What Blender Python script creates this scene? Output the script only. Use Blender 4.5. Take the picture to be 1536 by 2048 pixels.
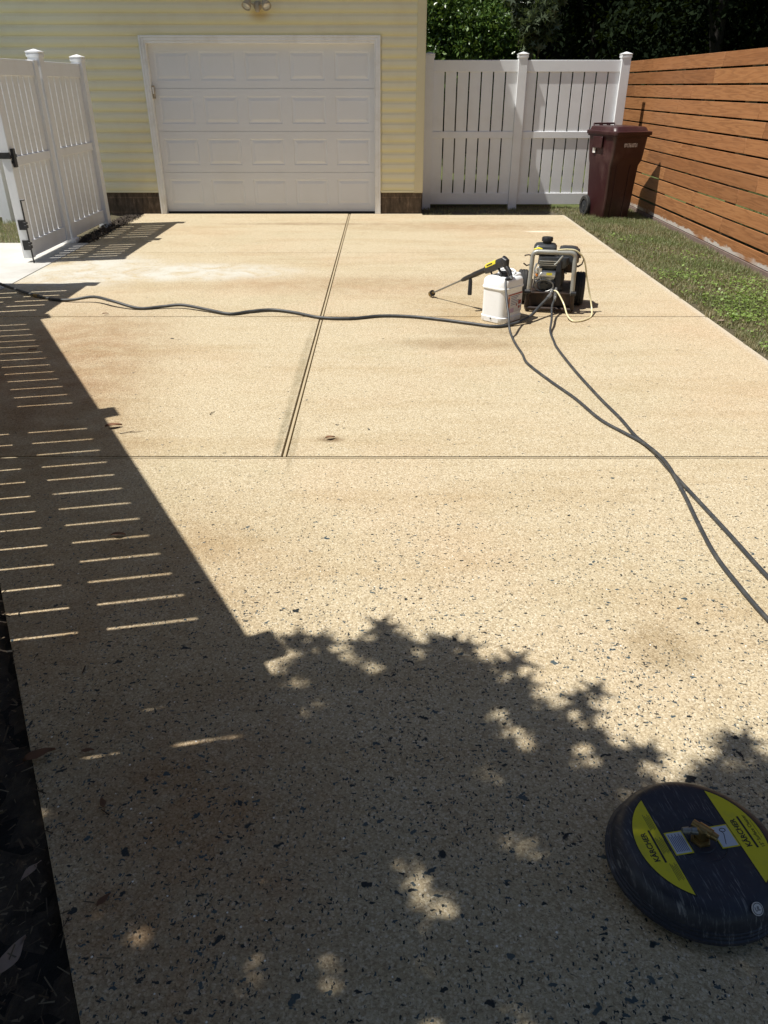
import bpy, math, random
import numpy as np
from mathutils import Vector, Matrix, Euler
R = math.radians
sc = bpy.context.scene
for o in list(bpy.data.objects): bpy.data.objects.remove(o)
random.seed(7); rng = np.random.default_rng(11)

# ------------------------------------------------------------------ camera, sky, sun, exposure
cd = bpy.data.cameras.new('camera'); cam = bpy.data.objects.new('camera', cd); sc.collection.objects.link(cam)
cam.location = (0, 0, 1.63); cam.rotation_euler = (R(90 - 29.3), 0, 0)
cd.sensor_fit = 'VERTICAL'; cd.sensor_height = 36; cd.lens = 36 * 1517 / 2048; cd.clip_start = .05; cd.clip_end = 500
sc.camera = cam
LIGHT = Vector((1, .2, -2.05))
w = bpy.data.worlds.new('World'); sc.world = w; w.use_nodes = True
nt = w.node_tree; sky = nt.nodes.new('ShaderNodeTexSky'); sky.sky_type = 'NISHITA'; sky.sun_disc = False
sky.sun_elevation = R(63.5); sky.sun_rotation = R(258.7); sky.ozone_density = .8; sky.dust_density = 1.2
nt.links.new(sky.outputs[0], nt.nodes['Background'].inputs[0]); nt.nodes['Background'].inputs[1].default_value = .052
sl = bpy.data.lights.new('sun', 'SUN'); sun = bpy.data.objects.new('sun', sl); sc.collection.objects.link(sun)
sl.energy = 4.2; sl.angle = R(.53); sl.color = (1, .965, .90)
sun.rotation_euler = LIGHT.to_track_quat('-Z', 'Y').to_euler(); sun.location = (-10, -2, 20)
sc.view_settings.view_transform = 'Standard'; sc.view_settings.look = 'None'; sc.view_settings.gamma = 1
sc.view_settings.exposure = .6
sc.cycles.max_bounces = 6

# ------------------------------------------------------------------ node helpers
class NB:
    def __init__(s, name):
        s.m = bpy.data.materials.new(name); s.m.use_nodes = True; s.t = s.m.node_tree
        s.b = s.t.nodes['Principled BSDF']; s.out = s.t.nodes['Material Output']
    def n(s, typ, **k):
        x = s.t.nodes.new('ShaderNode' + typ)
        for a, v in k.items(): setattr(x, a, v)
        return x
    def set(s, sock, v):
        if isinstance(v, bpy.types.NodeSocket): s.t.links.new(v, sock)
        elif v is not None:
            if hasattr(sock.default_value, '__len__') and not hasattr(v, '__len__'): v = (v,) * len(sock.default_value)
            if hasattr(v, '__len__') and len(sock.default_value) == 4 and len(v) == 3: v = (*v, 1)
            sock.default_value = v
    def pos(s): return s.n('NewGeometry').outputs['Position']
    def obj(s): return s.n('TexCoord').outputs['Object']
    def vm(s, op, a, b=None, c=None):
        x = s.n('VectorMath', operation=op); s.set(x.inputs[0], a)
        if b is not None: s.set(x.inputs[1], b)
        return x.outputs['Value'] if op in ('LENGTH', 'DOT_PRODUCT', 'DISTANCE') else x.outputs[0]
    def ma(s, op, a, b=None, clamp=False):
        x = s.n('Math', operation=op, use_clamp=clamp); s.set(x.inputs[0], a)
        if b is not None: s.set(x.inputs[1], b)
        return x.outputs[0]
    def noise(s, v, scale, detail=3, rough=.55, dist=0, col=False):
        x = s.n('TexNoise'); s.set(x.inputs['Vector'], v); s.set(x.inputs['Scale'], scale); x.inputs['Detail'].default_value = detail
        x.inputs['Roughness'].default_value = rough; x.inputs['Distortion'].default_value = dist
        return x.outputs['Color' if col else 'Fac']
    def vor(s, v, scale, rnd=1, feature='F1'):
        x = s.n('TexVoronoi', feature=feature); s.set(x.inputs['Vector'], v); x.inputs['Scale'].default_value = scale
        x.inputs['Randomness'].default_value = rnd; return x
    def mr(s, v, a, b, c=0, d=1, smooth=False):
        x = s.n('MapRange'); x.interpolation_type = 'SMOOTHSTEP' if smooth else 'LINEAR'
        for i, q in enumerate((v, a, b, c, d)): s.set(x.inputs[i], q)
        return x.outputs[0]
    def mix(s, f, a, b, mode='MIX'):
        x = s.n('Mix', data_type='RGBA', blend_type=mode); s.set(x.inputs[0], f); s.set(x.inputs[6], a); s.set(x.inputs[7], b)
        return x.outputs[2]
    def ramp(s, f, *st):
        x = s.n('ValToRGB'); s.set(x.inputs[0], f); e = x.color_ramp.elements
        while len(e) < len(st): e.new(.5)
        for q, (p, c) in zip(e, st): q.position = p; q.color = (*c, 1)
        return x.outputs[0]
    def sep(s, v): return s.n('SeparateXYZ') if False else s._sep(v)
    def _sep(s, v):
        x = s.n('SeparateXYZ'); s.set(x.inputs[0], v); return x.outputs
    def bump(s, h, strength=.3, dist=.01):
        x = s.n('Bump'); s.set(x.inputs['Height'], h); x.inputs['Strength'].default_value = strength; x.inputs['Distance'].default_value = dist
        s.t.links.new(x.outputs[0], s.b.inputs['Normal'])
    def blob(s, P, cx, cy, rx, ry, soft=.5):      # soft elliptical stain with a ragged edge, fixed on the slab
        d = s.vm('MULTIPLY', s.vm('SUBTRACT', P, (cx, cy, 0)), (1 / rx, 1 / ry, 0))
        return s.mr(s.vm('LENGTH', d), 1 + soft, 1 - soft, 0, 1, True)
    def done(s, col=None, rough=None, metal=None, spec=None):
        s.set(s.b.inputs['Base Color'], col)
        if rough is not None: s.set(s.b.inputs['Roughness'], rough)
        if metal is not None: s.set(s.b.inputs['Metallic'], metal)
        if spec is not None: s.set(s.b.inputs['Specular IOR Level'], spec)
        return s.m

def mat(name, c, rough=.5, metal=0, var=.12, scale=8, bump=0, bscale=60, dirt=None, dscale=3, damt=.5, spec=None):
    b = NB(name); P = b.obj()
    f = b.noise(P, scale, 4)
    col = b.mix(f, tuple(x * (1 - var) for x in c), tuple(min(1, x * (1 + var)) for x in c))
    if dirt: col = b.mix(b.ma('MULTIPLY', b.mr(b.noise(P, dscale, 6, .65), .48, .72), damt), col, dirt)
    if bump: b.bump(b.noise(P, bscale, 4), bump, .004)
    return b.done(col, b.mr(f, .2, .8, max(.02, rough - .07), min(1, rough + .07)), metal, spec)

# ------------------------------------------------------------------ mesh helpers
class MB:
    def __init__(s): s.v = []; s.f = []
    def add(s, v, f, M=None):
        n = len(s.v); s.v += [tuple(M @ Vector(p)) if M else tuple(p) for p in v]; s.f += [tuple(i + n for i in q) for q in f]; return s
    def box(s, x0, x1, y0, y1, z0, z1, M=None):
        return s.add([(x0,y0,z0),(x1,y0,z0),(x1,y1,z0),(x0,y1,z0),(x0,y0,z1),(x1,y0,z1),(x1,y1,z1),(x0,y1,z1)],
                     [(3,2,1,0),(4,5,6,7),(0,1,5,4),(1,2,6,5),(2,3,7,6),(3,0,4,7)], M)
    def prism(s, poly, z0, z1, M=None):
        n = len(poly)
        return s.add([(x, y, z0) for x, y in poly] + [(x, y, z1) for x, y in poly],
                     [tuple(range(n))[::-1], tuple(range(n, 2 * n))] + [(i, (i + 1) % n, n + (i + 1) % n, n + i) for i in range(n)], M)
    def rings(s, rings, cap0=True, cap1=True, M=None):
        n = len(rings[0]); v = [p for r in rings for p in r]; f = []
        for k in range(len(rings) - 1):
            for i in range(n): f.append((k*n+i, k*n+(i+1) % n, (k+1)*n+(i+1) % n, (k+1)*n+i))
        if cap0: f.append(tuple(range(n))[::-1])
        if cap1: f.append(tuple(range((len(rings)-1)*n, len(rings)*n)))
        return s.add(v, f, M)
    def lathe(s, prof, n=24, M=None, cap=True):
        return s.rings([[(r*math.cos(2*math.pi*i/n), r*math.sin(2*math.pi*i/n), z) for i in range(n)] for r, z in prof], cap, cap, M)
    def rrect(s, prof, n=4, M=None):      # prof: (z, hx, hy, radius, ox, oy)
        rs = []
        for z, hx, hy, r, ox, oy in prof:
            ring = []
            for q, (sx, sy) in enumerate(((1, 1), (-1, 1), (-1, -1), (1, -1))):
                for k in range(n + 1):
                    a = math.pi/2*(q + k/n); ring.append((ox + sx*(hx-r) + r*math.cos(a), oy + sy*(hy-r) + r*math.sin(a), z))
            rs.append(ring)
        return s.rings(rs, True, True, M)
    def cyl(s, a, b, r, r2=None, n=14):
        return s.tube([a, b], [r, r if r2 is None else r2], n)
    def tube(s, pts, r, n=10):
        pts = [Vector(p) for p in pts]; rr = r if hasattr(r, '__len__') else [r]*len(pts); up = None; rs = []
        for i, p in enumerate(pts):
            t = (pts[min(i+1, len(pts)-1)] - pts[max(i-1, 0)]).normalized()
            if up is None: up = t.orthogonal().normalized()
            up = (up - t*up.dot(t)); up = up.normalized() if up.length > 1e-5 else t.orthogonal().normalized()
            sd = t.cross(up)
            rs.append([tuple(p + (up*math.cos(2*math.pi*k/n) + sd*math.sin(2*math.pi*k/n))*rr[i]) for k in range(n)])
        return s.rings(rs)
    def build(s, name, m, parent=None, smooth=None, bevel=0, seg=2, label=None):
        me = bpy.data.meshes.new(name); me.from_pydata(s.v, [], s.f); me.materials.append(m)
        o = bpy.data.objects.new(name, me); sc.collection.objects.link(o); o.parent = parent
        if smooth:
            me.shade_smooth(); me.set_sharp_from_angle(angle=R(smooth))
        if bevel:
            b = o.modifiers.new('bevel', 'BEVEL'); b.width = bevel; b.segments = seg; b.limit_method = 'ANGLE'; b.angle_limit = R(40); b.harden_normals = False
            if not smooth: me.shade_smooth(); me.set_sharp_from_angle(angle=R(31))
        if label: o['label'] = label
        return o

def spline(pts, k=6):
    P = [Vector(p) for p in pts]; P = [P[0]*2-P[1]] + P + [P[-1]*2-P[-2]]; out = []
    for i in range(1, len(P)-2):
        a, b, c, d = P[i-1:i+3]
        for j in range(k):
            t = j/k; out.append(.5*((2*b) + (c-a)*t + (2*a-5*b+4*c-d)*t*t + (3*b-a-3*c+d)*t**3))
    out.append(P[-2]); return out
def tag(o, label=None, cat=None, group=None, kind=None):
    for k, v in (('label', label), ('category', cat), ('group', group), ('kind', kind)):
        if v: o[k] = v
    return o
def thing(name, label, cat, loc=(0, 0, 0), rz=0, group=None):
    o = bpy.data.objects.new(name, None); sc.collection.objects.link(o); o.location = loc; o.rotation_euler = (0, 0, rz)
    o.empty_display_size = .1
    return tag(o, label, cat, group)
def text(name, body, size, m, parent, loc, rot, sx=1, ext=.0004, align='CENTER', bold=0):
    c = bpy.data.curves.new(name, 'FONT'); c.body = body; c.size = size; c.extrude = ext; c.align_x = align; c.align_y = 'CENTER'; c.offset = bold
    t = bpy.data.objects.new(name, c); sc.collection.objects.link(t); bpy.context.view_layer.update()
    me = bpy.data.meshes.new_from_object(t.evaluated_get(bpy.context.evaluated_depsgraph_get()))
    bpy.data.objects.remove(t); me.materials.clear(); me.materials.append(m); me.name = name
    o = bpy.data.objects.new(name, me); sc.collection.objects.link(o); o.parent = parent; o.location = loc; o.rotation_euler = rot; o.scale = (sx, 1, 1)
    return o
def cloud(name, pts, size, tv, tf, m, parent=None, rot=None, tint=None):     # many small leaves / blades as one mesh
    n = len(pts); k = len(tv); tv = np.array(tv, float)
    if rot is None:
        q = rng.normal(size=(n, 4)); q /= np.linalg.norm(q, axis=1)[:, None]; a, b, c, d = q.T
        rot = np.stack([1-2*(c*c+d*d), 2*(b*c-a*d), 2*(b*d+a*c), 2*(b*c+a*d), 1-2*(b*b+d*d), 2*(c*d-a*b), 2*(b*d-a*c), 2*(c*d+a*b), 1-2*(b*b+c*c)], 1).reshape(n, 3, 3)
    sz = np.asarray(size, float); sz = sz if sz.ndim == 2 else np.repeat(np.broadcast_to(sz, (n,))[:, None], 3, 1)
    V = np.einsum('nij,nkj->nki', rot, tv[None]*sz[:, None, :]) + np.asarray(pts)[:, None, :]
    tf = [tuple(f) for f in tf]; fl = np.array([i for f in tf for i in f]); lens = np.array([len(f) for f in tf])
    loops = (fl[None] + (np.arange(n)*k)[:, None]).ravel(); tot = np.tile(lens, n); st = np.concatenate([[0], np.cumsum(tot)[:-1]])
    me = bpy.data.meshes.new(name); me.vertices.add(n*k); me.vertices.foreach_set('co', V.ravel())
    me.loops.add(len(loops)); me.loops.foreach_set('vertex_index', loops.astype(np.int32))
    me.polygons.add(len(tot)); me.polygons.foreach_set('loop_start', st.astype(np.int32)); me.polygons.foreach_set('loop_total', tot.astype(np.int32))
    t = rng.random(n) if tint is None else tint
    at = me.attributes.new('tint', 'FLOAT', 'POINT'); at.data.foreach_set('value', np.repeat(t, k).astype(np.float32))
    me.update(calc_edges=True); me.materials.append(m)
    o = bpy.data.objects.new(name, me); sc.collection.objects.link(o); o.parent = parent; return o
def leafmat(name, stops, rough=.45, trans=.25):
    b = NB(name); a = b.n('Attribute', attribute_name='tint').outputs['Fac']
    col = b.ramp(a, *stops); col = b.mix(b.noise(b.pos(), 1.3, 2), b.mix(.35, col, (0, 0, 0)), col)
    b.done(col, rough)
    tr = b.n('BsdfTranslucent'); b.set(tr.inputs[0], b.mix(.3, col, (.25, .35, .02)))
    mx = b.n('MixShader'); mx.inputs[0].default_value = trans
    b.t.links.new(b.b.outputs[0], mx.inputs[1]); b.t.links.new(tr.outputs[0], mx.inputs[2]); b.t.links.new(mx.outputs[0], b.out.inputs[0])
    return b.m

# ------------------------------------------------------------------ materials
def aggregate():
    b = NB('exposed_aggregate'); P = b.pos(); X, Y, Z = b._sep(P)
    warp = b.vm('ADD', P, b.vm('MULTIPLY', b.vm('SUBTRACT', b.noise(P, 60, 2, col=True), (.5, .5, .5)), (.012, .012, 0)))
    v1 = b.vor(warp, 165)                                  # 5 mm pebbles
    r1 = b._sep(v1.outputs['Color'])[0]
    col = b.ramp(r1, (0, (.21, .155, .09)), (.22, (.425, .345, .215)), (.6, (.555, .465, .31)), (.9, (.65, .57, .415)), (1, (.74, .68, .55)))
    gap = b.mr(v1.outputs['Distance'], .35, .75)
    col = b.mix(b.ma('MULTIPLY', gap, .5), col, (.26, .19, .11))
    col = b.mix(.35, col, b.ramp(b.noise(P, 420, 2), (.3, (.39, .32, .205)), (.7, (.65, .57, .405))))
    fl = b.noise(b.vm('MULTIPLY', P, (1, 1.5, 1)), 150, 3, .7, .6)
    fl2 = b.noise(b.vm('ADD', P, (5, 5, 0)), 80, 3, .75, .8)
    col = b.mix(b.mr(fl2, .60, .70, 0, .6), col, (.22, .165, .10)); col = b.mix(b.mr(fl, .55, .65, 0, .8), col, (.20, .15, .09)); col = b.mix(b.mr(fl, .42, .30, 0, .5), col, (.74, .65, .48))
    # broad tone: pinkish, paler and greyer areas
    n1 = b.noise(P, .55, 4, .6); n2 = b.noise(b.vm('ADD', P, (9, 4, 0)), .9, 5, .65)
    col = b.mix(b.mr(n1, .48, .68, 0, .6), col, (1, .90, .86), 'MULTIPLY')
    col = b.mix(b.mr(n2, .52, .72, 0, .5), col, (.88, .90, .86), 'MULTIPLY')
    n3 = b.noise(b.vm('MULTIPLY', P, (.35, 1.6, 1)), 1.6, 5, .7)
    col = b.mix(b.mr(n3, .48, .72, 0, .65), col, (.80, .72, .60), 'MULTIPLY')
    rag = b.mr(b.noise(P, 5, 5, .65), .3, .7, .25, 1)
    def stain(c, amt, *a, mode='MULTIPLY'):
        nonlocal col
        col = b.mix(b.ma('MULTIPLY', b.ma('MULTIPLY', b.blob(P, *a), rag), amt), col, c, mode)
    # washed slurry film near the side gate
    film = b.ma('MULTIPLY', b.ma('MAXIMUM', b.blob(P, -2.15, 7.85, 1.15, .38, .5), b.blob(P, -3.1, 7.9, .75, .75, .5)), b.mr(b.noise(P, 3.5, 6, .7, .6), .36, .58))
    col = b.mix(b.ma('MULTIPLY', film, .85), col, (.53, .52, .465))
    stain((.62, .57, .5), .9, .52, 5.4, .45, .13, .7); stain((.6, .55, .5), .8, .75, 5.7, .3, .12, .7)
    stain((.42, .45, .42), .8, -.548, 3.80, .022, .32, .5); stain((.55, .55, .5), .8, -.55, 4.9, .025, .9, .6); stain((.6, .6, .55), .8, -.47, 3.6, .02, .3, .6)
    stain((.55, .48, .40), .9, -1.1, 10.9, 1.0, .10, .7); stain((.7, .6, .5), .8, 1.0, 10.7, 1.3, .35, .7)
    stain((.72, .60, .5), .8, -.3, 7.3, 1.2, .35, .7); stain((.35, .27, .2), .9, -.29, 3.69, .07, .035, .5)
    stain((.62, .57, .48), .9, .93, 1.98, .10, .12, .6); stain((.75, .52, .38), .9, -.5, 1.15, .35, .5, .7)
    stain((.62, .48, .38), .9, -2.3, 5.0, .7, 1.2, .6); stain((.66, .56, .45), .9, -1.75, 3.6, .5, .9, .6)
    stain((.70, .60, .50), .8, -1.0, 2.2, .6, .8, .7); stain((.72, .6, .45), .7, .9, 6.3, .7, .5, .7)
    col = b.mix(b.ma('MULTIPLY', b.blob(P, 2.0, 10.28, .17, .05, .5), .7), col, (.75, .68, .55))
    # grey edge on the right where the paste was not washed off
    col = b.mix(b.ma('MULTIPLY', b.mr(X, 2.55, 2.62), .6), col, (.5, .47, .40))
    # dark trap-rock stones, denser towards the near end of the slab
    dens = b.mr(Y, 3.4, 1.3, .05, 1.0); patch = b.mr(b.noise(b.vm('ADD', P, (3, 1, 0)), 1.8, 4, .6), .30, .68, .35, 1.45)
    dm = b.ma('MULTIPLY', dens, patch); height = None; dark = None
    for sc_, prob, lo, hi, ax, rot in ((165, .34, .24, .50, (1, .5, 1), .7), (105, .26, .2, .46, (.45, 1, 1), .75), (66, .08, .15, .44, (.6, 1, 1), 1.9), (40, .05, .16, .42, (.7, 1, 1), .2), (24, .022, .16, .36, (.72, 1, 1), 1.2)):
        mp = b.n('Mapping'); b.set(mp.inputs[0], b.vm('ADD', P, b.vm('MULTIPLY', b.vm('SUBTRACT', b.noise(P, sc_*.9, 2, col=True), (.5, .5, .5)), (2.1/sc_, 2.1/sc_, 0))))
        mp.inputs['Rotation'].default_value = (0, 0, rot); mp.inputs['Scale'].default_value = ax
        v = b.vor(mp.outputs[0], sc_); rr = b._sep(v.outputs['Color'])
        pick = b.ma('LESS_THAN', rr[0], b.ma('MULTIPLY', dm if sc_ > 50 else b.ma('MULTIPLY', dm, b.mr(Y, 2.6, 1.1, .25, 1.2)), prob))
        rad = b.mr(rr[1], 0, 1, lo, hi)
        inside = b.mr(v.outputs['Distance'], rad, b.ma('SUBTRACT', rad, .09))
        mk = b.ma('MULTIPLY', pick, inside)
        dark = mk if dark is None else b.ma('MAXIMUM', dark, mk)
        shade = b.ramp(rr[2], (0, (.018, .022, .022)), (.5, (.028, .036, .040)), (.85, (.045, .068, .08)), (1, (.08, .10, .10)))
        col = b.mix(mk, col, shade)
    vw = b.vor(P, 110); rw = b._sep(vw.outputs['Color'])
    wm = b.ma('MULTIPLY', b.ma('LESS_THAN', rw[0], b.ma('MULTIPLY', dens, .006)), b.mr(vw.outputs['Distance'], .36, .26))
    col = b.mix(wm, col, (.82, .80, .74))
    b.bump(b.ma('ADD', b.ma('MULTIPLY', v1.outputs['Distance'], -.7), b.ma('MULTIPLY', b.noise(P, 90, 3), .7)), .55, .004)
    return b.done(col, b.mr(dark, 0, 1, .85, .45), 0, .3)
M_agg = aggregate()

def concrete():
    b = NB('pale_concrete'); P = b.pos()
    col = b.ramp(b.noise(P, 2.2, 6, .65), (.3, (.42, .405, .37)), (.7, (.56, .545, .51)))
    col = b.mix(b.mr(b.noise(P, 160, 2), .55, .8, 0, .4), col, (.36, .33, .28))
    b.bump(b.noise(P, 120, 3), .2, .003); return b.done(col, .9)
M_conc = concrete()
def soilm(name, a, c, sc_=14, st=.8):
    b = NB(name); P = b.pos(); f = b.noise(P, sc_, 6, .7)
    col = b.ramp(f, (.3, a), (.7, c)); b.bump(b.noise(P, 45, 5, .7), st, .02); return b.done(col, .95)
M_soil = soilm('dark_soil', (.016, .012, .008), (.075, .055, .038), 22); M_base = soilm('joint_dirt', (.004, .0035, .003), (.014, .012, .009))
M_lawn = soilm('lawn_soil', (.045, .042, .018), (.13, .105, .06), 9); M_turf = soilm('rough_turf', (.05, .075, .015), (.13, .15, .045), 5)
M_strip = mat('joint_strip_tan', (.42, .34, .215), .85, var=.2, scale=20)
M_white = mat('white_vinyl', (.80, .815, .83), .38, var=.03, scale=3, dirt=(.55, .53, .48), dscale=2.2, damt=.25)
M_trim = mat('white_trim', (.84, .845, .845), .45, var=.04, scale=4, dirt=(.5, .44, .32), dscale=3, damt=.35)
M_door = mat('garage_door_paint', (.74, .755, .78), .42, var=.03, scale=1.5, dirt=(.62, .60, .56), dscale=1.2, damt=.2)
def sidingm():
    b = NB('yellow_vinyl_siding'); P = b.pos()
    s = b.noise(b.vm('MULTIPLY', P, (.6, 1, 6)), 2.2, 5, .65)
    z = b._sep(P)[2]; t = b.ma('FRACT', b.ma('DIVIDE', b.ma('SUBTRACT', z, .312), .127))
    glow_fade = b.mr(b.ma('ADD', t, b.ma('MULTIPLY', b.ma('SUBTRACT', s, .5), .25)), .12, .45)
    col = b.mix(glow_fade, b.mix(s, (.80, .71, .37), (.86, .785, .46)), b.mix(s, (.74, .70, .51), (.82, .775, .59)))  # yellow bounce glow along each course's lower edge, painted into the colour
    col = b.mix(b.mr(b.noise(P, 1.6, 5, .6), .5, .75, 0, .35), col, (.60, .50, .30))
    # rust run below the lamp, a mark that belongs to the siding
    d = b.vm('LENGTH', b.vm('MULTIPLY', b.vm('SUBTRACT', P, (-1.63, 11.86, 2.44)), (1/.20, 0, 1/.10)))
    col = b.mix(b.ma('MULTIPLY', b.mr(d, 1, .1, 0, 1, True), .6), col, (.60, .40, .08))
    b.bump(b.noise(b.vm('MULTIPLY', P, (.5, 1, 4)), 26, 4), .08, .003)
    return b.done(col, .5)
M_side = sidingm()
def blockm():
    b = NB('stained_block'); P = b.pos()
    f = b.noise(b.vm('MULTIPLY', P, (1, 1, .35)), 16, 6, .7)
    col = b.ramp(f, (.3, (.035, .025, .017)), (.55, (.11, .08, .055)), (.8, (.25, .2, .15)))
    br = b.n('TexBrick'); b.set(br.inputs[0], b.n('Mapping').outputs[0]); mp = br.inputs[0].links[0].from_node
    b.set(mp.inputs[0], P); mp.inputs['Rotation'].default_value = (R(90), 0, 0); mp.inputs['Location'].default_value = (.05, .02, 0)
    br.inputs['Scale'].default_value = 1; br.inputs['Brick Width'].default_value = .4; br.inputs['Row Height'].default_value = .2; br.inputs['Mortar Size'].default_value = .008
    b.set(br.inputs['Color1'], (1, 1, 1)); b.set(br.inputs['Color2'], (.8, .8, .8)); b.set(br.inputs['Mortar'], (1.7, 1.6, 1.5))
    col = b.mix(.55, col, br.outputs[0], 'MULTIPLY'); b.bump(f, .5, .01); return b.done(col, .9)
M_block = blockm()
def woodm(name, c0, c1, c2, wet=0):
    b = NB(name); P = b.pos(); rnd = b.n('ObjectInfo').outputs['Random']; at = b.n('Attribute', attribute_name='tint').outputs['Fac']
    off = b.n('CombineXYZ'); b.set(off.inputs[0], b.ma('MULTIPLY', rnd, 40)); b.set(off.inputs[1], b.ma('MULTIPLY', at, 17)); 
    Q = b.vm('ADD', P, off.outputs[0])
    s = b.vm('MULTIPLY', Q, (1, .55, 10)); d = b.noise(s, 1.1, 3, .5)
    ring = b.ma('FRACT', b.ma('MULTIPLY', b.ma('ADD', d, b.ma('MULTIPLY', b.noise(b.vm('MULTIPLY', Q, (1, 3, 30)), 2, 3), .06)), 9))
    fine = b.noise(b.vm('MULTIPLY', Q, (1, 2.2, 90)), 3, 4, .7)
    col = b.ramp(ring, (0, c0), (.25, c1), (.7, c2), (1, c0))
    col = b.mix(b.mr(fine, .3, .75), b.mix(.45, col, c0), col)
    col = b.mix(b.mr(b.noise(Q, .9, 3), .4, .7, 0, .35), col, tuple(x*1.5 for x in c0))
    col = b.mix(1, col, b.ramp(at, (0, (.72, .70, .68)), (.5, (.95, .95, .95)), (1, (1.0, 1.03, 1.0))), 'MULTIPLY')
    # bleached, peeling strip along the bottom board
    x, y, z = b._sep(P)
    pe = b.ma('ADD', z, b.ma('MULTIPLY', b.noise(b.vm('MULTIPLY', P, (1, 1, 5)), 5, 6, .75), .16))
    pm = b.ma('MULTIPLY', b.mr(pe, .165, .145), b.mr(b.noise(P, 1.4, 3), .34, .48))
    col = b.mix(pm, col, b.mix(b.noise(b.vm('MULTIPLY', P, (1, 4, 60)), 6, 4), (.34, .29, .25), (.62, .58, .53)))
    b.bump(b.ma('ADD', fine, ring), .25, .002); return b.done(col, .6, 0, .3)
M_wood = woodm('stained_board', (.25, .108, .043), (.345, .152, .060), (.40, .188, .079))
M_post = mat('treated_post', (.20, .15, .08), .85, var=.3, scale=12)
M_binp = mat('maroon_plastic', (.034, .009, .010), .38, var=.12, scale=5, dirt=(.16, .10, .09), dscale=2.5, damt=.35)
M_blk = mat('black_plastic', (.017, .017, .019), .42, var=.2, scale=12, dirt=(.06, .055, .05), dscale=8, damt=.4)
M_dgrey = mat('charcoal_plastic', (.035, .038, .042), .35, var=.15, scale=14, dirt=(.10, .095, .085), dscale=9, damt=.4)
M_rub = mat('tyre_rubber', (.022, .022, .022), .75, var=.25, scale=20, bump=.3, bscale=90, dirt=(.09, .08, .065), dscale=10, damt=.5)
M_hose = mat('grey_hose_rubber', (.034, .037, .040), .5, var=.25, scale=12, dirt=(.12, .115, .10), dscale=14, damt=.5)
M_frame = mat('dusty_frame_paint', (.34, .34, .31), .38, .35, var=.12, scale=10, dirt=(.24, .18, .11), dscale=12, damt=.6)
M_rust = mat('rusty_frame_steel', (.022, .013, .010), .5, .2, var=.4, scale=16, dirt=(.11, .055, .022), dscale=14, damt=.5)
M_steel = mat('cast_aluminium', (.62, .62, .60), .34, .8, var=.2, scale=30, bump=.3, bscale=50)
M_wand = mat('worn_steel', (.30, .30, .29), .4, .8, var=.25, scale=25)
M_brass = mat('brass', (.30, .21, .085), .36, .8, var=.25, scale=40, dirt=(.12, .09, .04), dscale=40, damt=.5)
M_yel = mat('yellow_decal', (.66, .60, .008), .42, var=.06, scale=20, dirt=(.34, .32, .06), dscale=22, damt=.45)
M_ylw = mat('yellow_plastic', (.80, .68, .05), .4, var=.08, scale=20)
M_jug = mat('white_polyethylene', (.82, .83, .83), .32, var=.03, scale=10, dirt=(.58, .56, .50), dscale=9, damt=.25)
M_ink = mat('black_ink', (.012, .012, .012), .5, var=.1)
M_pap = mat('label_paper', (.62, .60, .60), .55, var=.06, scale=30)
M_silvl = mat('silver_label', (.50, .56, .66), .4, .1, var=.08, scale=30)
M_binfo = mat('blue_grey_ink', (.10, .13, .24), .6, var=.1)
M_org = mat('orange_print', (.75, .24, .02), .55, var=.1); M_red = mat('dark_red_print', (.30, .05, .035), .55, var=.2)
M_pink = mat('mauve_print', (.50, .36, .48), .55, var=.1); M_wink = mat('white_ink', (.72, .70, .68), .5, var=.05)
M_tube = NB('clear_siphon_tube').done((.80, .72, .45), .25); M_tube.node_tree.nodes['Principled BSDF'].inputs['Transmission Weight'].default_value = .15
M_lens = mat('lamp_glass', (.55, .54, .50), .12, .35, var=.3, scale=40); M_lampb = mat('aged_lamp_housing', (.42, .36, .27), .5, var=.2, scale=20)
M_roof = soilm('roof_shingle', (.05, .05, .05), (.10, .095, .09), 12); M_rec = mat('keypad_case', (.40, .34, .25), .6, var=.1)
def deckm():
    b = NB('scuffed_navy_deck'); P = b.obj()
    mp = b.n('Mapping'); b.set(mp.inputs[0], P); mp.inputs['Rotation'].default_value = (0, 0, R(-28)); mp.inputs['Scale'].default_value = (210, 16, 30)
    s = b.noise(mp.outputs[0], 1, 3, .6); mp2 = b.n('Mapping'); b.set(mp2.inputs[0], P); mp2.inputs['Rotation'].default_value = (0, 0, R(64)); mp2.inputs['Scale'].default_value = (160, 20, 30)
    s2 = b.noise(mp2.outputs[0], 1, 3, .6); pm = b.mr(b.noise(P, 14, 5, .65), .42, .65)
    col = b.mix(b.noise(P, 9, 5), (.010, .013, .024), (.024, .029, .045))
    col = b.mix(b.ma('MULTIPLY', b.ma('MAXIMUM', b.mr(s, .56, .66), b.mr(s2, .60, .70)), b.ma('MULTIPLY', pm, .9)), col, (.20, .21, .22))
    col = b.mix(b.ma('MULTIPLY', b.mr(b.noise(P, 22, 6, .7), .55, .75), .35), col, (.10, .10, .09))
    b.bump(b.noise(P, 200, 3), .06, .002); return b.done(col, b.mr(b.noise(P, 30, 4), .3, .7, .35, .6))
M_deck = deckm()
M_grass = leafmat('grass_blades', ((0, (.42, .35, .20)), (.35, (.33, .31, .17)), (.65, (.20, .235, .095)), (1, (.27, .33, .13))), .55, .3)
M_weed = leafmat('clover_leaves', ((0, (.16, .26, .05)), (1, (.32, .45, .12))), .5, .3)
M_lush = leafmat('vine_leaves', ((0, (.05, .10, .02)), (.5, (.09, .17, .035)), (1, (.17, .26, .07))), .32, .25)
M_star = leafmat('star_leaves', ((0, (.07, .095, .05)), (1, (.17, .21, .13))), .25, .2)
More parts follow.
